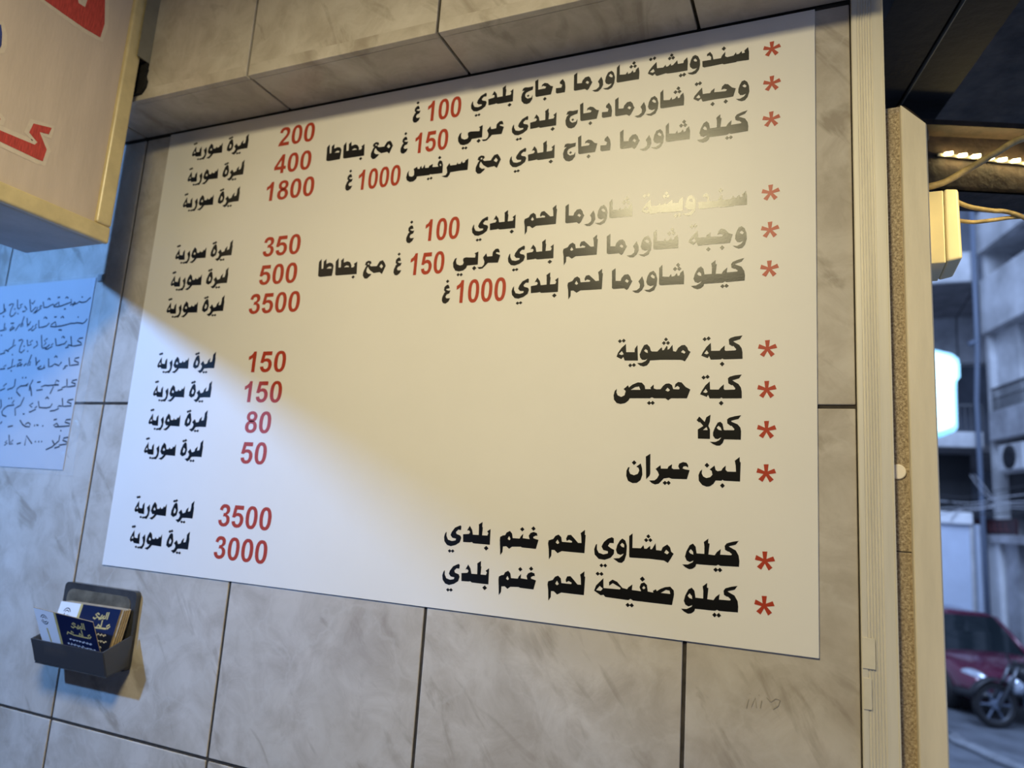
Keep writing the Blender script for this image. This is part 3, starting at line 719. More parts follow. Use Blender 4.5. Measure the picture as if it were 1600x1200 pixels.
# ------------------------------------------------------------------ handwritten sheet in a plastic sleeve
sheet = thing('handwritten_notice', 'handwritten price sheet in a clear plastic sleeve left of the menu board', 'paper', (-.84, 0, 1.562))
MB().box((-.945, -.0010, 1.5615), (-.7300, -.0003, 1.7716)).build('paper', M['paper'], sheet)
PEN = [
    [[-7329,17487,-7356,17474,-7390,17447,-7456,17440,-7501,17453,-7530,17435,-7564,17430,-7592,17431,-7626,17430,-7638,17421],[-7567,17442,-7583,17452,-7591,17438,-7568,17426,-7601,17412],[-7644,17485,-7628,17455,-7678,17443,-7718,17435,-7784,17419,-7839,17412,-7909,17415,-7919,17428,-7876,17443,-7839,17466,-7829,17428],[-7472,17505,-7461,17502],[-7871,17521,-7837,17523],[-7737,17508,-7723,17519,-7694,17506],[-7729,17379,-7707,17380],[-7927,17446,-7974,17433,-8012,17416,-8077,17414,-8108,17481],[-8036,17505,-8023,17521,-7993,17504],[-8120,17438,-8148,17432,-8151,17418,-8118,17411,-8177,17379,-8212,17357],[-8189,17425,-8195,17390,-8241,17355],[-8219,17426,-8243,17405,-8279,17374,-8296,17382,-8350,17524],[-8258,17504,-8283,17468,-8306,17481],[-8418,17446,-8369,17408,-8402,17387,-8439,17384],[-8468,17475,-8507,17466,-8478,17444,-8516,17419,-8543,17438,-8570,17531],[-8519,17365,-8509,17361],[-8703,17474,-8666,17488,-8624,17486,-8656,17418,-8658,17356,-8629,17333,-8587,17348,-8557,17380],[-8594,17425,-8583,17420],[-8763,17433,-8747,17401,-8769,17392,-8805,17492],[-8779,17398,-8813,17382,-8843,17377],[-8774,17346,-8763,17338]],
    [[-7327,17246,-7347,17218,-7383,17199,-7439,17207,-7482,17212,-7521,17206,-7577,17209,-7630,17199,-7724,17186,-7835,17180,-7908,17187,-7899,17207,-7837,17239,-7817,17197],[-7481,17277,-7470,17274],[-7755,17280,-7732,17298,-7711,17278],[-7868,17294,-7834,17294],[-7758,17142,-7709,17138],[-7939,17224,-7975,17196,-8023,17186,-8100,17181,-8124,17266],[-8043,17288,-8025,17302,-7991,17283],[-8149,17223,-8173,17204,-8147,17188,-8189,17154,-8220,17152],[-8203,17205,-8230,17171,-8274,17156],[-8275,17228,-8301,17199,-8336,17301],[-8264,17257,-8281,17223,-8304,17229],[-8397,17243,-8385,17212,-8423,17199,-8391,17323],[-8441,17235,-8465,17213,-8492,17176,-8504,17164],[-8529,17198,-8606,17160,-8603,17180,-8565,17219,-8545,17180],[-8608,17252,-8556,17252],[-8691,17204,-8675,17177,-8711,17172,-8720,17256],[-8721,17175,-8781,17170],[-8744,17116,-8733,17112]],
    [[-7343,17037,-7396,17033,-7424,17011,-7356,16982,-7338,16963,-7443,16950,-7498,16951,-7536,17058],[-7499,16956,-7556,16965,-7567,16952,-7543,16942,-7592,16933],[-7594,17007,-7616,16982,-7695,16967,-7750,16963,-7785,17042],[-7682,17051,-7665,17067,-7638,17047],[-7812,16985,-7837,16971,-7812,16958,-7882,16928,-7924,16928],[-7866,16976,-7908,16947,-7973,16939],[-7921,17048,-7965,17026,-7929,16998,-7987,16949,-8031,17089],[-8094,17023,-8067,16978,-8124,16948],[-8170,17035,-8209,17016,-8173,16990,-8234,16976,-8261,17043],[-8221,16913,-8212,16910],[-8409,17040,-8359,17051,-8334,17040,-8364,16961,-8364,16912,-8323,16896,-8279,16929],[-8298,16974,-8288,16971],[-8454,16989,-8495,16975,-8494,17055],[-8495,16975,-8547,16946,-8567,16937],[-8554,16917,-8605,16936,-8642,16917,-8610,16902,-8698,16888],[-8479,16880,-8470,16877]],
    [[-7349,16820,-7408,16811,-7415,16787,-7342,16763,-7330,16744,-7430,16737,-7476,16733,-7505,16818],[-7510,16733,-7544,16729,-7562,16720,-7530,16714,-7570,16697],[-7617,16773,-7649,16736,-7724,16756,-7759,16733,-7813,16724,-7838,16816],[-7743,16831,-7727,16847,-7700,16829],[-7888,16740,-7901,16726,-7868,16719,-7921,16702,-7980,16701],[-7944,16736,-7997,16711],[-7983,16800,-8019,16776,-8025,16742,-8057,16835],[-8138,16788,-8136,16754,-8177,16743,-8138,16867],[-8199,16770,-8236,16744],[-8270,16762,-8359,16738,-8355,16758,-8307,16787,-8285,16740],[-8347,16812,-8296,16813],[-8385,16749,-8448,16733,-8451,16824],[-8454,16730,-8513,16714],[-8552,16757,-8592,16738,-8556,16717,-8645,16711],[-8446,16691,-8435,16686]],
    [[-7322,16576,-7387,16567,-7402,16549,-7330,16530,-7326,16511,-7410,16501,-7457,16498,-7479,16582],[-7479,16503,-7517,16494,-7543,16489,-7519,16475,-7593,16459],[-7603,16560,-7645,16575,-7663,16528,-7593,16522,-7717,16518,-7771,16514,-7815,16519,-7880,16501,-7844,16472,-7941,16463],[-7677,16499,-7709,16427],[-7954,16553,-7907,16558],[-8037,16578,-8070,16516,-8043,16482,-8010,16404],[-8070,16516,-8063,16463],[-8106,16540,-8157,16517,-8107,16519,-8229,16512,-8279,16483,-8276,16445,-8203,16401],[-8224,16609,-8212,16607],[-8171,16609,-8159,16607],[-8340,16591,-8332,16513,-8376,16484],[-8384,16489,-8442,16472],[-8482,16543,-8527,16514,-8489,16488,-8572,16463]],
    [[-7328,16363,-7400,16354,-7415,16336,-7344,16317,-7338,16294,-7423,16288,-7470,16287,-7499,16372],[-7491,16289,-7533,16293,-7550,16279,-7526,16264,-7588,16242,-7658,16235],[-7648,16312,-7667,16279,-7733,16267,-7847,16273,-7879,16339],[-7768,16370,-7749,16391,-7719,16370],[-7891,16282,-7922,16266,-7898,16254,-7988,16220,-8001,16225],[-7966,16320,-8016,16296,-7972,16277],[-8097,16200,-8075,16198],[-8131,16382,-8167,16295,-8206,16279,-8252,16261,-8223,16183],[-8292,16348,-8320,16319,-8278,16298,-8385,16288,-8437,16260,-8470,16221,-8444,16183,-8378,16169],[-8391,16372,-8381,16370],[-8348,16377,-8338,16374],[-8525,16357,-8494,16277,-8511,16258]],
    [[-7314,16148,-7379,16143,-7393,16118,-7316,16103,-7310,16080,-7408,16072,-7454,16069,-7528,16066,-7566,16081,-7518,16104,-7488,16080],[-7571,16140,-7533,16147],[-7437,16028,-7428,16024],[-7874,16076,-7865,16074],[-7819,16079,-7810,16077],[-7739,16073,-7730,16072],[-7836,16081,-7827,16079],[-8127,16129,-8070,16081,-8014,16060,-7950,16059,-7943,16089,-7984,16105,-8025,16088],[-8310,16053,-8236,16066],[-8433,16106,-8460,16086]],
    [[-7305,15958,-7369,15947,-7377,15925,-7305,15907,-7307,15886,-7384,15877,-7423,15872,-7406,15859,-7482,15840],[-7436,15973,-7435,15917,-7526,15851,-7613,15819],[-7537,15918,-7491,15872],[-7812,15901,-7803,15899],[-7759,15902,-7750,15900],[-7712,15905,-7703,15903],[-7972,15859,-7973,15962,-7862,15879],[-8104,15868,-8047,15881],[-8187,15906,-8217,15884,-8172,15867,-8229,15860,-8268,15961],[-8286,15897,-8318,15882,-8269,15869,-8313,15849]]]
for ln in PEN:
    mb = MB()
    for st in ln:
        mb.ribbon([(x * 1e-4, z * 1e-4) for x, z in zip(st[::2], st[1::2])], .0018, lambda x, z: (x, -.00112, z))
    mb.build('handwriting_line', M['ink'], sheet)
sl = MB()
NX, NZ = 60, 44
for j in range(NZ + 1):
    for i in range(NX + 1):
        x = -.950 + .238 * i / NX
        z = 1.556 + .2185 * j / NZ
        b_ = .0018 + .0011 * math.sin(x * 150 + z * 110 + 2 * math.sin(z * 60)) * math.sin(x * 60 - z * 90)
        if x > -.732:
            b_ = .0012 + .0032 * abs(math.sin((x + .714) * 260)) * (.6 + .4 * math.sin(z * 40))
        sl.v.append((x, -b_ - .0005, z))
for j in range(NZ):
    for i in range(NX):
        a = j * (NX + 1) + i
        sl.f.append([a, a + 1, a + NX + 2, a + NX + 1])
sl.build('plastic_sleeve', M['sleeve'], sheet, smooth=True)
MB().box((-.7265, -.0016, 1.7665), (-.7165, -.0009, 1.7745)).build('corner_tape', plain('grey_tape', (.25, .25, .24), .4), sheet)

# faint pencil marks low on the wall
ps = MB()
for st in (((-0.0464, 1.4362), (-0.0449, 1.4418), (-0.0433, 1.4374), (-0.0410, 1.4432), (-0.0402, 1.4372)), ((-0.0379, 1.4375), (-0.0371, 1.4419)), ((-0.0340, 1.4443), (-0.0317, 1.4420), (-0.0287, 1.4444), (-0.0260, 1.4440), (-0.0271, 1.4404), (-0.0302, 1.4380)), ((-0.0442, 1.4451),), ((-0.0387, 1.4451),)):
    ps.ribbon(st, .0005, lambda x, z: (x, -.0003, z))
tag(ps.build('pencil_marks', plain('faint_pencil', (.36, .32, .26), .6)), 'faint pencil scribble on the tile below the right end of the board', 'scribble')

# ------------------------------------------------------------------ business card holder and cards
hold = thing('business_card_holder', 'small dark plastic business card holder fixed to the tiles below the board', 'card holder', (-.64, 0, 1.381))


def rrect(x0, x1, z0, z1, r, n=5):
    pts = []
    for cx, cz, a0 in ((x1 - r, z0 + r, -90), (x1 - r, z1 - r, 0), (x0 + r, z1 - r, 90), (x0 + r, z0 + r, 180)):
        pts += [(cx + r * math.cos(math.radians(a0 + 90 * k / n)), cz + r * math.sin(math.radians(a0 + 90 * k / n))) for k in range(n + 1)]
    return pts


MB().prism(rrect(-.6905, -.5915, 1.381, 1.4528, .005), lambda x, z: (x, -.0055, z), lambda x, z: (x, -.0002, z)).build('back_plate', M['holder'], hold, bevel=.0008)
MB().prism(rrect(-.6850, -.5975, 1.386, 1.4470, .008), lambda x, z: (x, -.0060, z), lambda x, z: (x, -.0054, z)).build('stained_backing', M['holder_stain'], hold)
HL, HR = -.6862, -.5882
# tray: sloping front, two side walls, floor
MB().hexa([(HL + .0015, -.0275, 1.381), (HR - .0015, -.0275, 1.381), (HR - .0015, -.0255, 1.381), (HL + .0015, -.0255, 1.381),
           (HL, -.0350, 1.4030), (HR, -.0350, 1.4030), (HR, -.0332, 1.4030), (HL, -.0332, 1.4030)]).build('tray_front', M['smoky'], hold, bevel=.0005)
for xa, xb in ((HL, HL + .0018), (HR - .0018, HR)):
    MB().hexa([(xa, -.0272, 1.3815), (xb, -.0272, 1.3815), (xb, -.0056, 1.3865), (xa, -.0056, 1.3865),
               (xa, -.0345, 1.4030), (xb, -.0345, 1.4030), (xb, -.0056, 1.4142), (xa, -.0056, 1.4142)]).build('tray_side', M['smoky'], hold, bevel=.0004)
MB().hexa([(HL + .001, -.0272, 1.3800), (HR - .001, -.0272, 1.3800), (HR - .001, -.0054, 1.3850), (HL + .001, -.0054, 1.3850),
           (HL + .001, -.0272, 1.3815), (HR - .001, -.0272, 1.3815), (HR - .001, -.0054, 1.3866), (HL + .001, -.0054, 1.3866)]).build('tray_floor', M['holder'], hold)
CW, CH = .082, .049


def card_root(label, bl, ax, up, printed):
    """card with its lower left corner at bl; ax along its width, up along its height"""
    bl, ax, up = Vector(bl), Vector(ax).normalized(), Vector(up).normalized()
    nr = ax.cross(up).normalized()
    if nr.y > 0:
        nr = -nr
    c = bl + ax * CW * .5
    root = thing('business_card', label, 'card', c, 'business cards in the holder')
    F = lambda d: (lambda u, v: bl + ax * u + up * v + nr * d)
    MB().prism([(0, 0), (CW, 0), (CW, CH), (0, CH)], F(0), F(-.0005)).build('card_stock', M['card_edge'], root)
    if not printed:
        return root
    s = CW / .28   # layout below in a 280 x 167 unit frame
    R = lambda a, b, c_, d_: [(a * s * .001, b * s * .001), (c_ * s * .001, b * s * .001), (c_ * s * .001, d_ * s * .001), (a * s * .001, d_ * s * .001)]
    MB().flat([R(0, 0, 95, 166)], F(.00004)).build('white_panel', M['card_white'], root)
    MB().flat([R(95, 0, 106, 166)], F(.00004)).build('gold_stripe', M['gold'], root)
    MB().flat([R(106, 0, 280, 166)], F(.00004)).build('navy_panel', M['card_navy'], root)
    mb = MB()
    L = lambda pts, w: mb.ribbon([(x * s * .001, y * s * .001) for x, y in pts], w * s * .001, F(.00008))
    # gold heading in two lines
    for st in ([(232, 152), (232, 132)], [(224, 151), (224, 134), (214, 132)], [(216, 140), (206, 131), (196, 129)], [(206, 142), (200, 132), (190, 134)], [(192, 143), (184, 146), (176, 142), (188, 135), (178, 128), (170, 131)],
               [(254, 112), (246, 104), (240, 112), (250, 117)], [(240, 104), (170, 102), (160, 106), (164, 114), (172, 110)], [(216, 104), (214, 126)], [(214, 106), (202, 113), (198, 104)], [(160, 104), (146, 108), (140, 100)]):
        L(st, 4.8)
    mb.build('gold_heading', M['gold'], root)
    mb = MB()
    rnd = random.Random(3)
    for y, x0, x1 in ((84, 146, 240), (66, 132, 256), (48, 158, 240), (30, 170, 236)):
        x = x0
        while x < x1:
            w = rnd.uniform(7, 16)
            L([(x, y + rnd.uniform(-2, 2)), (x + w * .4, y - 3), (x + w * .7, y + rnd.uniform(0, 5)), (x + w, y)], 3.2)
            x += w + 5
    mb.build('small_print', M['card_white'], root)
    mb = MB()
    for st in ([(54, 10), (50, 30), (47, 70), (44, 100)], [(34, 12), (44, 30), (50, 20), (66, 10)], [(44, 30), (58, 26)]):
        L(st, 7)
    mb.build('tower_emblem', M['gold'], root)
    mb = MB()
    for a0, a1, r in ((20, 160, 16), (200, 340, 16), (30, 150, 9), (190, 330, 9)):
        L([(42 + r * math.cos(math.radians(a)), 132 + r * math.sin(math.radians(a))) for a in range(a0, a1 + 1, 20)], 3.0)
    mb.build('round_emblem', M['ink'], root)
    return root


card_root('business card leaning forward over the front left of the holder', (-.6835, -.0190, 1.3868), (1, .0, -.045), (-.01, -.44, 1), True)
card_root('navy and white business card leaning back at the front of the rear stack', (-.6800, -.0240, 1.3880), (1, 0, .012), (.0, .20, 1), True)
for k in range(4):
    o = card_root('pale edged business card packed in the stack behind the navy card', (-.6780 + .0008 * k, -.0222 + .0017 * k, 1.3874 + .0002 * k), (1, 0, .012), (.0, .19, 1), False)

# ------------------------------------------------------------------ hanging sign box at the upper left
SX, SXB, SY, SZ, SY2, SZ2 = -.6226, -.7417, -.070, 1.7742, -1.15, 2.56
sign = thing('hanging_sign_box', 'cream framed hanging sign box with red letters at upper left', 'sign', (-.68, -.6, SZ))
MB().box((SXB, SY2, SZ), (SX - .006, SY, SZ2)).build('sign_case', M['sign_case'], sign, bevel=.003)
MB().box((SX - .0058, SY2 + .014, SZ + .014), (SX - .0040, SY - .012, SZ2 - .014)).build('sign_panel', M['sign_panel'], sign)
for a, b in (((SX - .0062, SY2, SZ), (SX, SY, SZ + .0165)), ((SX - .0062, SY2, SZ2 - .0165), (SX, SY, SZ2)),
             ((SX - .0062, SY - .0155, SZ + .0165), (SX, SY, SZ2 - .0165)), ((SX - .0062, SY2, SZ + .0165), (SX, SY2 + .0155, SZ2 - .0165))):
    MB().box(a, b).build('frame_rail', M['sign_frame'], sign, bevel=.0022, seg=3)
PX = SX - .0040
for poly, m in [([(-1637, 19983), (-1656, 19648), (-1470, 19642), (-1266, 19640), (-1112, 19655), (-1095, 19811), (-1132, 20040), (-1187, 20342), (-1325, 20232), (-1293, 19920), (-1302, 19838), (-1365, 19833), (-1392, 19895), (-1451, 20131)], 'sign_red'), ([(-2009, 19104), (-1973, 19181), (-1944, 19202), (-1923, 19135), (-1910, 19040), (-1915, 19007), (-1976, 18922), (-2026, 18990)], 'sign_blue'), ([(-1891, 18326), (-1790, 18331), (-1504, 18352), (-1485, 18384), (-1567, 18433), (-1546, 18529), (-1390, 18572), (-1405, 18503), (-1483, 18482), (-1398, 18361), (-1412, 18243), (-1454, 18239), (-1773, 18239), (-1874, 18235)], 'sign_red'), ([(-1864, 18455), (-1815, 18429), (-1804, 18426), (-1809, 18412), (-1861, 18371)], 'sign_red')]:
    poly = [(y * 1e-4, z * 1e-4) for y, z in poly]
    cy = sum(p[0] for p in poly) / len(poly)
    cz = sum(p[1] for p in poly) / len(poly)
    # pale painted outline around the letter: offset polygon
    n = len(poly)
    area2 = sum(poly[i][0] * poly[(i + 1) % n][1] - poly[(i + 1) % n][0] * poly[i][1] for i in range(n))
    sg = 1 if area2 > 0 else -1
    out = []
    for i in range(n):
        a, b, c = Vector(poly[i - 1]), Vector(poly[i]), Vector(poly[(i + 1) % n])
        d1, d2 = (b - a).normalized(), (c - b).normalized()
        n1, n2 = Vector((d1.y, -d1.x)) * sg, Vector((d2.y, -d2.x)) * sg
        nn = (n1 + n2)
        nn = nn.normalized() if nn.length > .2 else n1
        out.append(tuple(b + nn * .0042))
    let = MB().flat([poly], lambda y, z: (PX + .0004, y, z)).build('painted_letter', M[m], sign)
    MB().flat([out], lambda y, z: (PX + .0002, y, z)).build('letter_outline', M['sign_pale'], sign)

br = thing('sign_bracket', 'grey metal bracket plate between the hanging sign and the tiled beam', 'bracket', (-.619, -.068, 1.968))
MB().box((-.6200, -.0765, 1.9680), (-.6186, -.0625, 2.50)).build('plate', M['bracket'], br)
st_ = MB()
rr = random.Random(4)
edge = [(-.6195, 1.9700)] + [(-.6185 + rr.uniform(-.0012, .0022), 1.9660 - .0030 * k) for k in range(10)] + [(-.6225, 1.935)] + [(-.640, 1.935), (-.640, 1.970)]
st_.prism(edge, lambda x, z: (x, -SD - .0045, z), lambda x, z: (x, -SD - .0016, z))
st_.build('black_gap_strip', M['gap_black'], br)  # ragged black strip added in the gap between sign frame and beam

# ------------------------------------------------------------------ junction box, cables, awning steel with LED strip
jb = thing('junction_box', 'cream plastic junction box beyond the street-side metal trim', 'box', (.074, .045, 1.735))
MB().hexa([(.0662, .022, 1.7345), (.0774, .022, 1.7345), (.0774, .062, 1.7345), (.0662, .062, 1.7345), (.0662, .022, 1.7868), (.0774, .022, 1.7868), (.0774, .062, 1.7868), (.0662, .062, 1.7868)]).build('box_base', M['cream'], jb, bevel=.0008)
MB().hexa([(.0777, .021, 1.7350), (.0872, .022, 1.7370), (.0872, .062, 1.7370), (.0777, .063, 1.7350), (.0777, .021, 1.7875), (.0864, .022, 1.7868), (.0864, .062, 1.7868), (.0777, .063, 1.7875)]).build('box_cover', M['cream'], jb, bevel=.0018, seg=3)


def cable(name, pts, r, mat, label, n=9, group=None):
    P_ = [Vector(p) for p in pts]
    dense = []
    for i in range(len(P_) - 1):
        a, b, c, d = P_[max(i - 1, 0)], P_[i], P_[i + 1], P_[min(i + 2, len(P_) - 1)]
        for k in range(8):
            t_ = k / 8
            dense.append(.5 * ((2 * b) + (c - a) * t_ + (2 * a - 5 * b + 4 * c - d) * t_ * t_ + (3 * b - a - 3 * c + d) * t_ ** 3))
    dense.append(P_[-1])
    return tag(MB().tube(dense, r, n).build(name, mat, smooth=True), label, 'cable', group)


cable('cable', [(0.0678, 0.0300, 1.7936), (0.0799, 0.0350, 1.7983), (0.0945, 0.0400, 1.8079), (0.1141, 0.0500, 1.8229), (0.1340, 0.0600, 1.8370), (.185, .105, 1.866), (.27, .18, 1.905), (.42, .30, 1.965), (.70, .47, 2.02)], .0024, M['cable'], 'thick dusty yellow cable rising from the metal trim across the lights')
cable('cable', [(0.0871, 0.0400, 1.7857), (0.0958, 0.0420, 1.7813), (0.1095, 0.0450, 1.7782), (0.1235, 0.0500, 1.7765), (.17, .066, 1.760), (.28, .10, 1.765), (.50, .17, 1.79), (1.1, .36, 1.88), (2.05, .60, 2.12)], .0016, M['cable'], 'upper yellow cable running right from the junction box')
cable('cable', [(0.0878, 0.0450, 1.7734), (0.0981, 0.0470, 1.7717), (0.1102, 0.0500, 1.7731), (0.1219, 0.0520, 1.7747), (0.1353, 0.0540, 1.7750)], .0014, M['cable'], 'lower thinner yellow cable running right from the junction box')
cable('cable', [(0.0425, 0.0120, 1.8381), (0.0473, 0.0100, 1.8436), (0.0516, 0.0080, 1.8451), (0.0567, 0.0060, 1.8397), (0.0625, 0.0040, 1.8309), (0.0660, 0.0060, 1.8248), (0.0683, 0.0200, 1.8248)], .0014, M['rust'], 'short bent dark wire over the top of the street-side trim')

sd = Vector((-.2165, .9763, 0))       # the street's direction
sn = Vector((.9763, .2165, 0))


def along(o, z0, z1, w, a, b):
    """bar parallel to the street: o = point on its left lower edge, w = width across"""
    o = Vector(o)
    p = [o + sd * a, o + sd * a + sn * w, o + sd * b + sn * w, o + sd * b]
    return [(q.x, q.y, z0) for q in p] + [(q.x, q.y, z1) for q in p]


bm1 = thing('steel_beam', 'black steel beam running overhead from the end of the wall along the street', 'beam', (.09, .2, 2.0))
MB().hexa(along((.1130, .123, 0), 2.0, 2.005, .0440, -.7, .225)).build('lower_flange', M['steel'], bm1)
MB().hexa(along((.1130, .123, 0), 2.005, 2.115, .004, -.7, .225)).build('web', M['steel'], bm1)
MB().hexa(along((.1130, .123, 0), 2.115, 2.120, .0440, -.7, .225)).build('upper_flange', M['steel'], bm1)
hs = MB().hexa(along((.0600, .10, 0), 2.0, 2.12, .0525, -.7, .26)).build('shutter_housing', M['steel'])
tag(hs, 'dark steel housing above the trims left of the black beam', 'housing')
MB().hexa(along((.1125, .123, 0), 1.9985, 2.004, .0006, -.7, .225)).build('edge_lip', M['bracket'], bm1)
cd = Vector((.93, .37, 0))            # across the street end of the awning
cn = Vector((-.37, .93, 0))


def across(o, z0, z1, a, b, d0, d1):
    o = Vector(o)
    p = [o + cd * a + cn * d0, o + cd * b + cn * d0, o + cd * b + cn * d1, o + cd * a + cn * d1]
    return [(q.x, q.y, z0) for q in p] + [(q.x, q.y, z1) for q in p]


OB = ((0.1006, 0.3000, 1.9132))
zb = OB[2]
fb = thing('steel_beam', 'grimy brown steel channel carrying the row of lit diodes across the awning end', 'beam', (.15, .32, zb))
MB().hexa(across(OB, zb, zb + .062, -.06, 1.9, 0, .004)).build('web', M['rust'], fb)
MB().hexa(across(OB, zb, zb + .004, -.06, 1.9, -.0, .05)).build('lower_flange', M['rust'], fb)
MB().hexa(across(OB, zb + .060, zb + .066, -.06, 1.9, -.022, .03)).build('upper_flange', M['rust'], fb)
hole_c = Vector((0.1275, 0.3000, 1.9703))
led = thing('led_strip', 'strip of warm lit diodes fixed along the grimy steel channel', 'lamp', OB)
LEDPX = [(0.1233, 0.3036, 1.9503), (0.1368, 0.3090, 1.9493), (0.1496, 0.3141, 1.9490), (0.1625, 0.3192, 1.9476), (0.1747, 0.3241, 1.9465), (0.1875, 0.3292, 1.9462), (0.2002, 0.3343, 1.9448), (0.2130, 0.3393, 1.9434)]
STEP = Vector(LEDPX[-1]) - Vector(LEDPX[-2])
for k in range(14):
    LEDPX.append(tuple(Vector(LEDPX[-1]) + cd * STEP.dot(cd) + Vector((0, 0, STEP.z))))
MB().tube([Vector(LEDPX[0]) - cd * .01 + cn * .0022] + [Vector(p) + cn * .0022 for p in LEDPX], .0022, 6).build('strip_tape', M['bracket'], led)
for p in LEDPX:
    p = Vector(p)
    q = [p + cd * u + Vector((0, 0, w)) for u, w in ((-.0040, -.0022), (.0040, -.0006), (.0040, .0022), (-.0040, .0006))]
    MB().hexa([a - cn * .0025 for a in q] + [a - cn * .0005 for a in q]).build('diode', M['led'], led)
rf = MB()
N = 80
o = Vector((.05, -.40, 0))
for j in range(N + 1):
    for i in range(N + 1):
        p = Vector((.058, -.5, 0)) + sn * (2.1 * i / N) + sd * (-1.0 + 2.25 * j / N)
        rf.v.append((p.x, p.y, 2.128 + .004 * math.sin(i * 1.1) + .0015 * math.sin(j * .9 + i)))
for j in range(N):
    for i in range(N):
        a = j * (N + 1) + i
        rf.f.append([a, a + 1, a + N + 2, a + N + 1])
tag(rf.build('awning_sheet', M['roof'], smooth=True, solid=.003), 'grimy corrugated metal awning sheet above the black beam', 'awning')

# ------------------------------------------------------------------ street outside
ST = -.8
struct(MB().box((-.30, .44, ST), (.03, 9.0, 5.5)).build('wall_street', M['concrete2']), 'street side wall of the shop building')
struct(MB().box((.3, -6, ST - .1), (14, 40, ST)).build('street_ground', M['asphalt']), 'worn grey asphalt street')
kb = MB()
KP = [(1.2339, 10.2052, -0.8000), (1.3921, 10.3816, -0.8000), (1.4646, 10.0466, -0.8000), (1.6164, 9.7954, -0.8000), (1.7531, 9.5320, -0.8000), (1.9357, 9.2786, -0.8000), (2.0935, 8.9941, -0.8000)]
for i in range(len(KP) - 1):
    a, b = Vector(KP[i]), Vector(KP[i + 1])
    t_ = (b - a).normalized()
    nn = Vector((-t_.y, t_.x)) * .09
    kb.hexa([(a.x - nn.x, a.y - nn.y, ST), (b.x - nn.x, b.y - nn.y, ST), (b.x + nn.x, b.y + nn.y, ST), (a.x + nn.x, a.y + nn.y, ST),
             (a.x - nn.x, a.y - nn.y, ST + .05), (b.x - nn.x, b.y - nn.y, ST + .05), (b.x + nn.x, b.y + nn.y, ST + .05), (a.x + nn.x, a.y + nn.y, ST + .05)])
tag(kb.build('kerb', M['kerb'], bevel=.02), 'low worn kerb line crossing the asphalt in front of the car', 'kerb')

BX, BY = 2.83, 15.5     # corner between the two facades
Bd = Vector((.24, -.97, 0)).normalized()     # along facade B towards the viewer
Bn = Vector((-.97, -.24, 0)).normalized()    # out of facade B, into the street


def Bp(t_, out, z):
    q = Vector((BX, BY, 0)) + Bd * t_ + Bn * out
    return (q.x, q.y, z)


def Bbox(mb, t0, t1, o0, o1, z0, z1):
    return mb.hexa([Bp(t0, o0, z0), Bp(t1, o0, z0), Bp(t1, o1, z0), Bp(t0, o1, z0), Bp(t0, o0, z1), Bp(t1, o0, z1), Bp(t1, o1, z1), Bp(t0, o1, z1)])


bA = thing('apartment_building', 'pale concrete building with deep dark balconies just right of the metal trim', 'building', (2.0, 18, ST))
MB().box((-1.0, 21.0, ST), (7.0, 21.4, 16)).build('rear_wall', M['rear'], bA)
MB().box((-1.0, 15.5, 6.62), (2.83, 15.62, 7.24)).build('balcony_parapet', M['concrete'], bA, bevel=.02)
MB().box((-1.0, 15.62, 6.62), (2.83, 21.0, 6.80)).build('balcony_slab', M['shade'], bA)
MB().box((-1.0, 18.2, 5.55), (2.83, 18.6, 6.62)).build('deep_beam', M['concrete2'], bA)
MB().box((-1.0, 15.5, 3.33), (2.80, 15.62, 3.63)).build('balcony_edge', M['concrete'], bA, bevel=.02)
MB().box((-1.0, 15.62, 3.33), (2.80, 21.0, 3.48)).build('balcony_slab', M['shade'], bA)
MB().box((-1.0, 16.9, -.8), (2.80, 17.1, 3.33)).build('recess_wall', M['opening'], bA)  # shade of the deep recess painted as a near-black wall
for z0_, z1_ in ((6.62, 6.80), (3.33, 3.48)):
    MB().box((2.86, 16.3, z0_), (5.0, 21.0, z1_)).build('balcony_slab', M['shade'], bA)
MB().box((2.86, 18.2, 5.55), (5.0, 18.6, 6.62)).build('deep_beam', M['concrete2'], bA)
rl = MB()
for k in range(22):
    x = .8 + .095 * k
    rl.box((x, 15.53, 3.63), (x + .018, 15.55, 4.14))
rl.box((.8, 15.52, 4.13), (2.80, 15.56, 4.17))
rl.build('balcony_railing', M['rail'], bA)
MB().box((1.0, 15.52, 4.2), (2.43, 16.6, 6.0)).build('projecting_bay', M['concrete2'], bA, bevel=.02) if False else None
for x0, z0 in ((2.48, 4.55), (2.50, 5.35)):
    wf = MB().box((x0 - .35, 20.92, z0), (x0 + .15, 21.0, z0 + .55)).build('window', M['rail'], bA)
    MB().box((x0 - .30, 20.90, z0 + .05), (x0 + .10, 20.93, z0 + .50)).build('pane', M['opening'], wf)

shf = thing('shop_shutter', 'pale blue closed roller shutter behind the dark red car', 'shutter', (2.0, 15.5, ST))
sm = MB()
z = ST
while z < 1.86:
    sm.box((.2, 15.46, z), (2.50, 15.50, z + .062))
    sm.box((.2, 15.475, z + .062), (2.50, 15.51, z + .075))
    z += .075
sm.build('slats', M['shutter'], shf)
MB().box((.2, 15.36, 1.88), (2.55, 15.60, 2.10)).build('shutter_box', M['white_wall'], shf, bevel=.02)
MB().box((2.50, 15.42, ST), (2.555, 15.52, 1.88)).build('guide_rail', M['concrete'], shf)
sh2 = thing('shop_shutter', 'narrow closed roller shutter between the wide shutter and the white post', 'shutter', (2.7, 15.5, ST))
sm = MB()
z = ST
while z < 1.86:
    sm.box((2.58, 15.47, z), (2.72, 15.50, z + .06))
    z += .075
sm.build('slats', M['shutter'], sh2)
MB().box((2.56, 15.44, ST), (2.585, 15.52, 1.88)).build('guide_rail', M['pipe'], sh2)

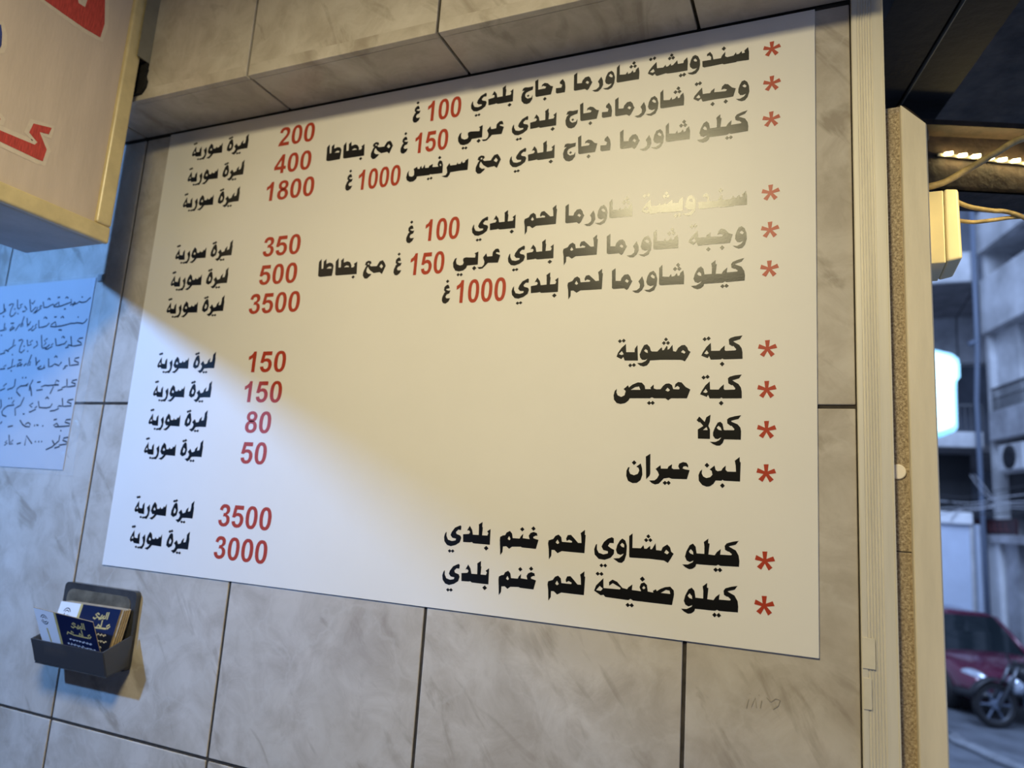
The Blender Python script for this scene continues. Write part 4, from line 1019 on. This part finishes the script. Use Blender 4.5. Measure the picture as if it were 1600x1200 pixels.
bB = thing('apartment_building', 'grey balconied building rising along the right edge above the car', 'building', (3.4, 14, ST))
Bbox(MB(), -.3, 5, -1.3, -.95, 4.9, 15).build('upper_wall', M['concrete2'], bB)
Bbox(MB(), -.3, 5, -1.3, -.95, 2.0, 4.9).build('lower_wall', M['concrete'], bB)
Bbox(MB(), .02, 4, -.10, 0, 5.52, 6.60).build('balcony_parapet', M['concrete'], bB, bevel=.015)
Bbox(MB(), .02, 4, -1.0, -.10, 5.50, 5.68).build('balcony_slab', M['concrete2'], bB)
Bbox(MB(), .02, 4, -.10, .02, 7.14, 7.95).build('balcony_parapet', M['concrete'], bB, bevel=.015)
Bbox(MB(), .02, 4, -1.0, -.10, 7.12, 7.30).build('balcony_slab', M['concrete2'], bB)
Bbox(MB(), .0, .14, -.55, -.08, -.8, 15).build('corner_pillar', M['concrete'], bB)
Bbox(MB(), .10, .95, -.6, -.20, 3.95, 5.52).build('pillar', M['concrete'], bB, bevel=.01)
Bbox(MB(), .15, 4, -.10, 0, 3.44, 3.98).build('balcony_parapet', M['concrete2'], bB, bevel=.015)
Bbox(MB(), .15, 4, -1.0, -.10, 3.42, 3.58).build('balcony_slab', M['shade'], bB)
rl = MB()
for k in range(28):
    Bbox(rl, .24 + .08 * k, .258 + .08 * k, -.06, -.045, 3.98, 4.40)
Bbox(rl, .22, 2.6, -.07, -.03, 4.38, 4.42)
Bbox(rl, .22, 2.6, -.06, -.04, 4.20, 4.22)
rl.build('balcony_railing', M['rail'], bB)
Bbox(MB(), -.02, 2.5, -.5, -.2, 2.84, 3.30).build('wall_panel', M['concrete'], bB)
Bbox(MB(), -.02, 3.0, -1.2, -.3, 2.02, 2.84).build('recess', M['opening'], bB)  # near-black block, recess shade painted in
Bbox(MB(), -.4, 2.5, -.4, .06, 1.58, 1.72).build('lintel', M['concrete2'], bB)
Bbox(MB(), -.16, .30, -.4, 0, -.8, 1.58).build('white_post', M['white_wall'], bB, bevel=.01)
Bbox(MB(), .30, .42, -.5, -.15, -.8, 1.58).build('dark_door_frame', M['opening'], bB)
Bbox(MB(), .42, .86, -.5, -.05, -.8, 1.58).build('grey_post', M['concrete2'], bB)
Bbox(MB(), .86, 2.6, -1.2, -.35, -.8, 1.58).build('doorway', M['opening'], bB)  # dark inside of the doorway painted as a near-black block
for k, (za, zb_) in enumerate(((5.75, 6.5), (7.5, 8.6))):
    wf = Bbox(MB(), 1.0 + .1 * k, 1.7, -.95, -.90, za, zb_ + .5).build('window', M['rail'], bB)
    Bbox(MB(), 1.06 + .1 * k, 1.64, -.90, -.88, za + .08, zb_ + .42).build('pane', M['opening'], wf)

ss = thing('shop_sign', 'dark red shop sign over the doorway on the right', 'sign', Bp(.3, .0, 1.72))
Bbox(MB(), -.46, 1.02, .0, .05, 1.73, 2.00).build('sign_face', M['shop_red'], ss)
sg_ = MB()
for k in range(5):
    a = -.12 + .2 * k
    Bbox(sg_, a, a + .03, .05, .055, 1.79, 1.93)
    Bbox(sg_, a, a + .12, .05, .055, 1.79, 1.82)
sg_.build('worn_lettering', plain('worn_sign_lettering', (.16, .05, .05), .6), ss)

ac = thing('air_conditioner', 'outdoor air conditioner with dark round fan on the right building', 'air conditioner', Bp(1.0, 0, 2.84))
Bbox(MB(), .62, 1.45, -.2, .08, 2.84, 3.30).build('casing', M['concrete'], ac, bevel=.02)
MB().lathe(Bp(1.02, .08, 3.07), Bn, [(.001, 0), (.21, 0), (.21, .02), (.17, .025), (.001, .012)], 28).build('fan_grille', M['opening'], ac)

pp = MB()
pp.tube([(2.72, 15.35, ST), (2.70, 15.35, 2.4), (2.69, 15.35, 4.2), (2.74, 15.35, 5.2), (2.76, 15.35, 9.0)], .045, 10)
pp.tube([(2.72, 15.35, 5.36), (2.60, 15.35, 5.30)], .05, 10)
tag(pp.build('drainpipe', M['pipe'], smooth=True), 'blue grey drainpipe running up the corner between the two buildings', 'pipe')

WR = [((1.7571, 13.9000, 2.2228), (2.3210, 13.9000, 2.2113), (2.6905, 13.9000, 2.3170), (3.2461, 13.9000, 2.4304), 'wire'),
      ((1.7346, 13.7500, 2.0757), (2.2027, 13.7500, 2.1355), (2.6133, 13.7500, 2.2015), (3.2021, 13.7500, 2.2149), 'wire'),
      ((1.7128, 13.6000, 1.9532), (2.0863, 13.6000, 2.0713), (2.6280, 13.6000, 2.1454), (3.1654, 13.6000, 2.1468), 'wire'),
      ((1.9197, 13.4000, 2.0245), (2.3256, 13.4000, 2.0905), (2.6808, 13.4000, 2.2134), (3.1275, 13.4000, 2.2790), 'wire'),
      ((2.3255, 14.0500, 2.6958), (2.4485, 14.0500, 2.4834), (2.6080, 14.0500, 2.3082), (2.8051, 14.0500, 2.2231), 'wire'),
      ((2.4065, 14.2000, 2.7100), (2.5498, 14.2000, 2.5186), (2.6724, 14.2000, 2.3289), (2.9264, 14.2000, 2.2568), 'wire'),
      ((1.8154, 14.3500, 2.3564), (2.3014, 14.3500, 2.3263), (2.6854, 14.3500, 2.4458), (3.3554, 14.3500, 2.6199), 'wire_dark'),
      ((1.6798, 13.2500, 2.2550), (1.9489, 13.2500, 2.1663), (2.2978, 13.2500, 2.0135), (3.0859, 13.2500, 2.1122), 'wire_dark'),
      ((2.1874, 15.3000, 1.9483), (2.2849, 15.3000, 2.0956), (2.3905, 15.3000, 2.1843), (2.6458, 15.3000, 2.2344), 'wire')]
WL = ['topmost pale street wire below the dark balcony', 'second pale street wire crossing above the white shutter box', 'lowest pale wire passing just over the shutter box',
      'pale wire sagging in the middle of the wire bundle', 'slanting pale wire dropping left of the corner pipe', 'slanting pale wire dropping beside the corner pipe',
      'dark wire hanging above the bundle of pale wires', 'dark wire sagging below the bundle of pale wires', 'short pale wire end curling over the shutter box']
for w_, lb in zip(WR, WL):
    cable('street_wire', w_[:4], .009, M[w_[4]], lb, 6, 'wires strung across the street')

ls = thing('lit_sign', 'bright cyan white lit box sign sticking out beside the metal trim', 'sign', (.9, 6.06, 2.4))
LS = [(.70, 3.075), (.835, 3.05), (.95, 3.015), (.99, 2.975), (1.0, 2.93), (.995, 2.83), (.975, 2.80), (.968, 2.74), (.965, 2.43), (.95, 2.405), (.87, 2.372), (.70, 2.33)]
MB().prism(LS, lambda x, z: (x, 6.0, z), lambda x, z: (x, 6.12, z)).build('light_box', M['lit_edge'], ls, bevel=.01)
cxs = (.84, 2.71)
MB().prism([(cxs[0] + (x - cxs[0]) * .84, cxs[1] + (z_ - cxs[1]) * .91) for x, z_ in LS], lambda x, z: (x, 5.985, z), lambda x, z: (x, 6.01, z)).build('lit_face', M['lit_sign'], ls)
MB().box((.70, 6.03, 2.30), (.74, 6.09, 3.2)).box((.03, 6.03, 2.9), (.72, 6.09, 2.95)).build('mounting_post', M['pipe'], ls)


# ------------------------------------------------------------------ car
car = thing('car', 'dark red hatchback parked facing the viewer in front of the shutter', 'car', (2.0, 12.7, ST))
CF = Vector((.30, -.954, 0)).normalized()     # forwards
CR = Vector((CF.y, -CF.x, 0))                # the car's right hand
C0 = Vector((2.474, 11.82, ST))               # below the nose
CS = .93


def cp(x, y, z):
    """x backwards from the nose, y to the car's right, z up"""
    q = C0 - CF * x * CS + CR * y * CS
    return (q.x, q.y, ST + z * CS * .93)


rings = []
for x, w, zb_, zt in ((0.0, .50, .28, .56), (.10, .66, .20, .68), (.35, .78, .18, .77), (.75, .815, .18, .855), (1.05, .82, .18, .90), (1.7, .83, .18, .92), (2.8, .83, .18, .95), (3.45, .78, .2, .95), (3.68, .66, .3, .80)):
    half = [(w * .80, zb_), (w * .97, zb_ + .10), (w, (zb_ + zt) / 2), (w * .975, zt - .13), (w * .86, zt - .035), (w * .45, zt)]
    rings.append([cp(x, y, z_) for y, z_ in half] + [cp(x, -y, z_) for y, z_ in half[::-1]])
MB().loft(rings).build('body', M['car'], car, smooth=True, subsurf=2)
base = [(1.02, .60), (1.10, .74), (2.0, .78), (3.2, .74), (3.5, .62)]
top = [(1.72, .52), (1.76, .56), (2.0, .60), (2.85, .58), (3.0, .52)]
gr = []
for f_, zz in ((0, .86), (.5, 1.17), (.93, 1.375), (1.0, 1.41)):
    ring = []
    for (xa, wa), (xb, wb) in zip(base, top):
        ring.append((xa + (xb - xa) * f_, wa + (wb - wa) * f_))
    gr.append([cp(x, w, zz) for x, w in ring] + [cp(x, -w, zz) for x, w in ring[::-1]])
MB().loft(gr).build('glasshouse', M['glass'], car, bevel=.01)
rp = [[cp(x, w * s, zz) for x, w in top] + [cp(x, -w * s, zz) for x, w in top[::-1]] for zz, s in ((1.375, 1.03), (1.42, .98), (1.445, .80))]
MB().loft(rp).build('roof', M['car'], car, smooth=True)
for sgn in (1, -1):
    pl = MB()
    pl.tube([cp(1.04, .665 * sgn, .90), cp(1.40, .615 * sgn, 1.16), cp(1.72, .555 * sgn, 1.39)], .035, 8)
    pl.tube([cp(2.25, .775 * sgn, .90), cp(2.3, .60 * sgn, 1.39)], .035, 8)
    pl.build('pillar', M['car'], car, smooth=True)
    mr = MB()
    mr.hexa([cp(1.15, .80 * sgn, .90), cp(1.15, .97 * sgn, .91), cp(1.30, .97 * sgn, .91), cp(1.30, .80 * sgn, .90), cp(1.17, .80 * sgn, 1.03), cp(1.17, .95 * sgn, 1.03), cp(1.30, .95 * sgn, 1.03), cp(1.30, .80 * sgn, 1.03)])
    mr.build('wing_mirror', M['black_plastic'], car, bevel=.02)
    # headlight: flattened lens following the nose
    hl = []
    for k in range(9):
        u = -1 + k / 4
        r = math.sqrt(max(.02, 1 - u * u))
        cx_, cy_ = .215 + .16 * u, (.56 + .135 * u) * sgn
        hl.append([cp(cx_ - .05 * r * math.cos(a) * .9 - .01, cy_ + .05 * r * math.cos(a) * sgn, .60 + .03 * u + .11 * r * math.sin(a)) for a in [2 * math.pi * i / 12 for i in range(12)]])
    MB().loft(hl).build('headlight', M['lamp_glass'], car, smooth=True)
    for xw in (.72, 3.05):
        c_ = cp(xw, .74 * sgn, .29)
        wh = MB().lathe(c_, CR * sgn, [(.17, -.10), (.27, -.10), (.29, -.07), (.29, .05), (.27, .085), (.20, .09), (.19, .06), (.10, .05)], 28).build('wheel', M['rubber'], car, smooth=True)
        MB().lathe(c_, CR * sgn, [(.185, .05), (.185, .065), (.06, .085), (.02, .085)], 20).build('hub_cap', M['chrome'], wh, smooth=True)
gl = MB()
gl.hexa([cp(-.02, -.40, .40), cp(-.02, .40, .40), cp(.08, .40, .40), cp(.08, -.40, .40), cp(.0, -.40, .52), cp(.0, .40, .52), cp(.08, .40, .52), cp(.08, -.40, .52)])
gl.build('grille', M['black_plastic'], car, bevel=.02)
bp_ = MB()
bp_.tube([cp(.30, .80, .36), cp(.06, .66, .36), cp(-.03, .40, .36), cp(-.045, 0, .36), cp(-.03, -.40, .36), cp(.06, -.66, .36), cp(.30, -.80, .36)], .06, 8)
bp_.build('bumper', M['black_plastic'], car, smooth=True)

bike = thing('motorcycle', 'dark motorcycle parked in front of the dark red car', 'motorcycle', (2.3, 11.4, ST))
H = Vector((-.93, -.36, 0)).normalized()     # heading
S_ = Vector((-H.y, H.x, 0))
WR_ = .29
WC = Vector((2.0445, 11.2500, -0.5644))
WC.z = ST + WR_
UPV = Vector((0, 0, 1))


def bk(a, s, z_):
    """a forwards of the front axle, s sideways, z_ above the street"""
    q = WC + H * a + S_ * s
    return (q.x, q.y, ST + z_)


for nm, c_ in (('front_wheel', WC), ('rear_wheel', WC - H * 1.22)):
    ty = MB()
    ty.loft([[tuple(c_ + (H * math.cos(t_) + UPV * math.sin(t_)) * (WR_ - .045 + .045 * math.cos(p_)) + S_ * .045 * math.sin(p_)) for p_ in [2 * math.pi * i / 10 for i in range(10)]] for t_ in [2 * math.pi * k / 36 for k in range(37)]], caps=False)
    wl = ty.build(nm, M['rubber'], bike, smooth=True)
    rm = MB()
    rm.loft([[tuple(c_ + (H * math.cos(t_) + UPV * math.sin(t_)) * (.205 + .012 * math.cos(p_)) + S_ * .030 * math.sin(p_)) for p_ in [2 * math.pi * i / 8 for i in range(8)]] for t_ in [2 * math.pi * k / 36 for k in range(37)]], caps=False)
    rm.build('rim', M['chrome'], wl, smooth=True)
    sp = MB()
    for k in range(6):
        t_ = math.pi * k / 3
        d_ = H * math.cos(t_) + UPV * math.sin(t_)
        sp.tube([tuple(c_ + d_ * .03), tuple(c_ + d_ * .20)], .014, 6)
    sp.lathe(tuple(c_), S_, [(.05, -.05), (.06, -.03), (.06, .03), (.05, .05)], 14)
    sp.build('spokes', M['pipe'], wl)
for s in (-.085, .085):
    MB().tube([bk(0, s, WR_), bk(-.20, s, .64), bk(-.27, s, .80)], .024, 8).build('fork_leg', M['chrome'], bike, smooth=True)
fd = MB()
fd.loft([[bk(math.cos(t_) * r - .0, s, WR_ + math.sin(t_) * r) for s, r in ((-.07, .315), (-.04, .335), (.04, .335), (.07, .315))] for t_ in [math.radians(20 + 13 * k) for k in range(11)]], closed=False, caps=False)
fd.build('front_mudguard', M['black_plastic'], bike, smooth=True, solid=.01)
MB().loft([[bk(-.30 + dx, math.cos(a) * r, .55 + math.sin(a) * r * 1.1) for a in [2 * math.pi * i / 16 for i in range(16)]] for dx, r in ((.10, .02), (.09, .08), (.06, .105), (-.02, .11), (-.10, .07))]).build('headlight', M['lamp_glass'], bike, smooth=True)
for s in (-.20, .20):
    MB().loft([[bk(-.34 + dx, s + math.cos(a) * r, .50 + math.sin(a) * r) for a in [2 * math.pi * i / 10 for i in range(10)]] for dx, r in ((.05, .01), (.035, .035), (0, .045), (-.06, .03))]).build('indicator_lamp', M['lamp_glass'], bike, smooth=True)
MB().loft([[bk(x, math.cos(a) * w, z_ + math.sin(a) * h) for a in [2 * math.pi * i / 12 for i in range(12)]] for x, w, z_, h in ((-.24, .10, .72, .06), (-.32, .17, .70, .14), (-.42, .18, .66, .17), (-.50, .10, .64, .12))]).build('front_fairing', M['black_plastic'], bike, smooth=True)
MB().tube([bk(-.42, -.36, .86), bk(-.32, -.24, .88), bk(-.27, -.08, .83), bk(-.27, .08, .83), bk(-.32, .24, .88), bk(-.42, .36, .86)], .016, 8).build('handlebar', M['black_plastic'], bike, smooth=True)
MB().loft([[bk(x, math.cos(a) * w, z_ + math.sin(a) * h) for a in [2 * math.pi * i / 14 for i in range(14)]] for x, w, z_, h in ((-.36, .05, .78, .05), (-.45, .13, .80, .12), (-.62, .15, .80, .13), (-.80, .09, .74, .08), (-.86, .04, .72, .04))]).build('fuel_tank', M['car'], bike, smooth=True)
MB().loft([[bk(x, math.cos(a) * w, z_ + math.sin(a) * h) for a in [2 * math.pi * i / 12 for i in range(12)]] for x, w, z_, h in ((-.76, .08, .74, .04), (-.95, .13, .74, .06), (-1.25, .12, .78, .06), (-1.45, .06, .82, .03))]).build('seat', M['black_plastic'], bike, smooth=True)
en = MB()
en.box((-1, -1, -1), (1, 1, 1), rot=lambda v: Vector(bk(-.60 + .17 * v.x, .12 * v.y, .40 + .16 * v.z)))
en.build('engine', M['pipe'], bike, bevel=.03)
MB().tube([bk(-.28, 0, .86), bk(-.40, 0, .45), bk(-.62, 0, .24), bk(-.9, 0, .30), bk(-1.22, 0, .29)], .028, 8).build('frame_tube', M['black_plastic'], bike, smooth=True)
MB().tube([bk(-.5, .16, .3), bk(-.9, .18, .28), bk(-1.35, .18, .38)], .04, 8).build('exhaust', M['chrome'], bike, smooth=True)
MB().tube([bk(-.62, 0, .26), bk(-.60, -.20, .0)], .012, 6).build('side_stand', M['pipe'], bike, smooth=True)
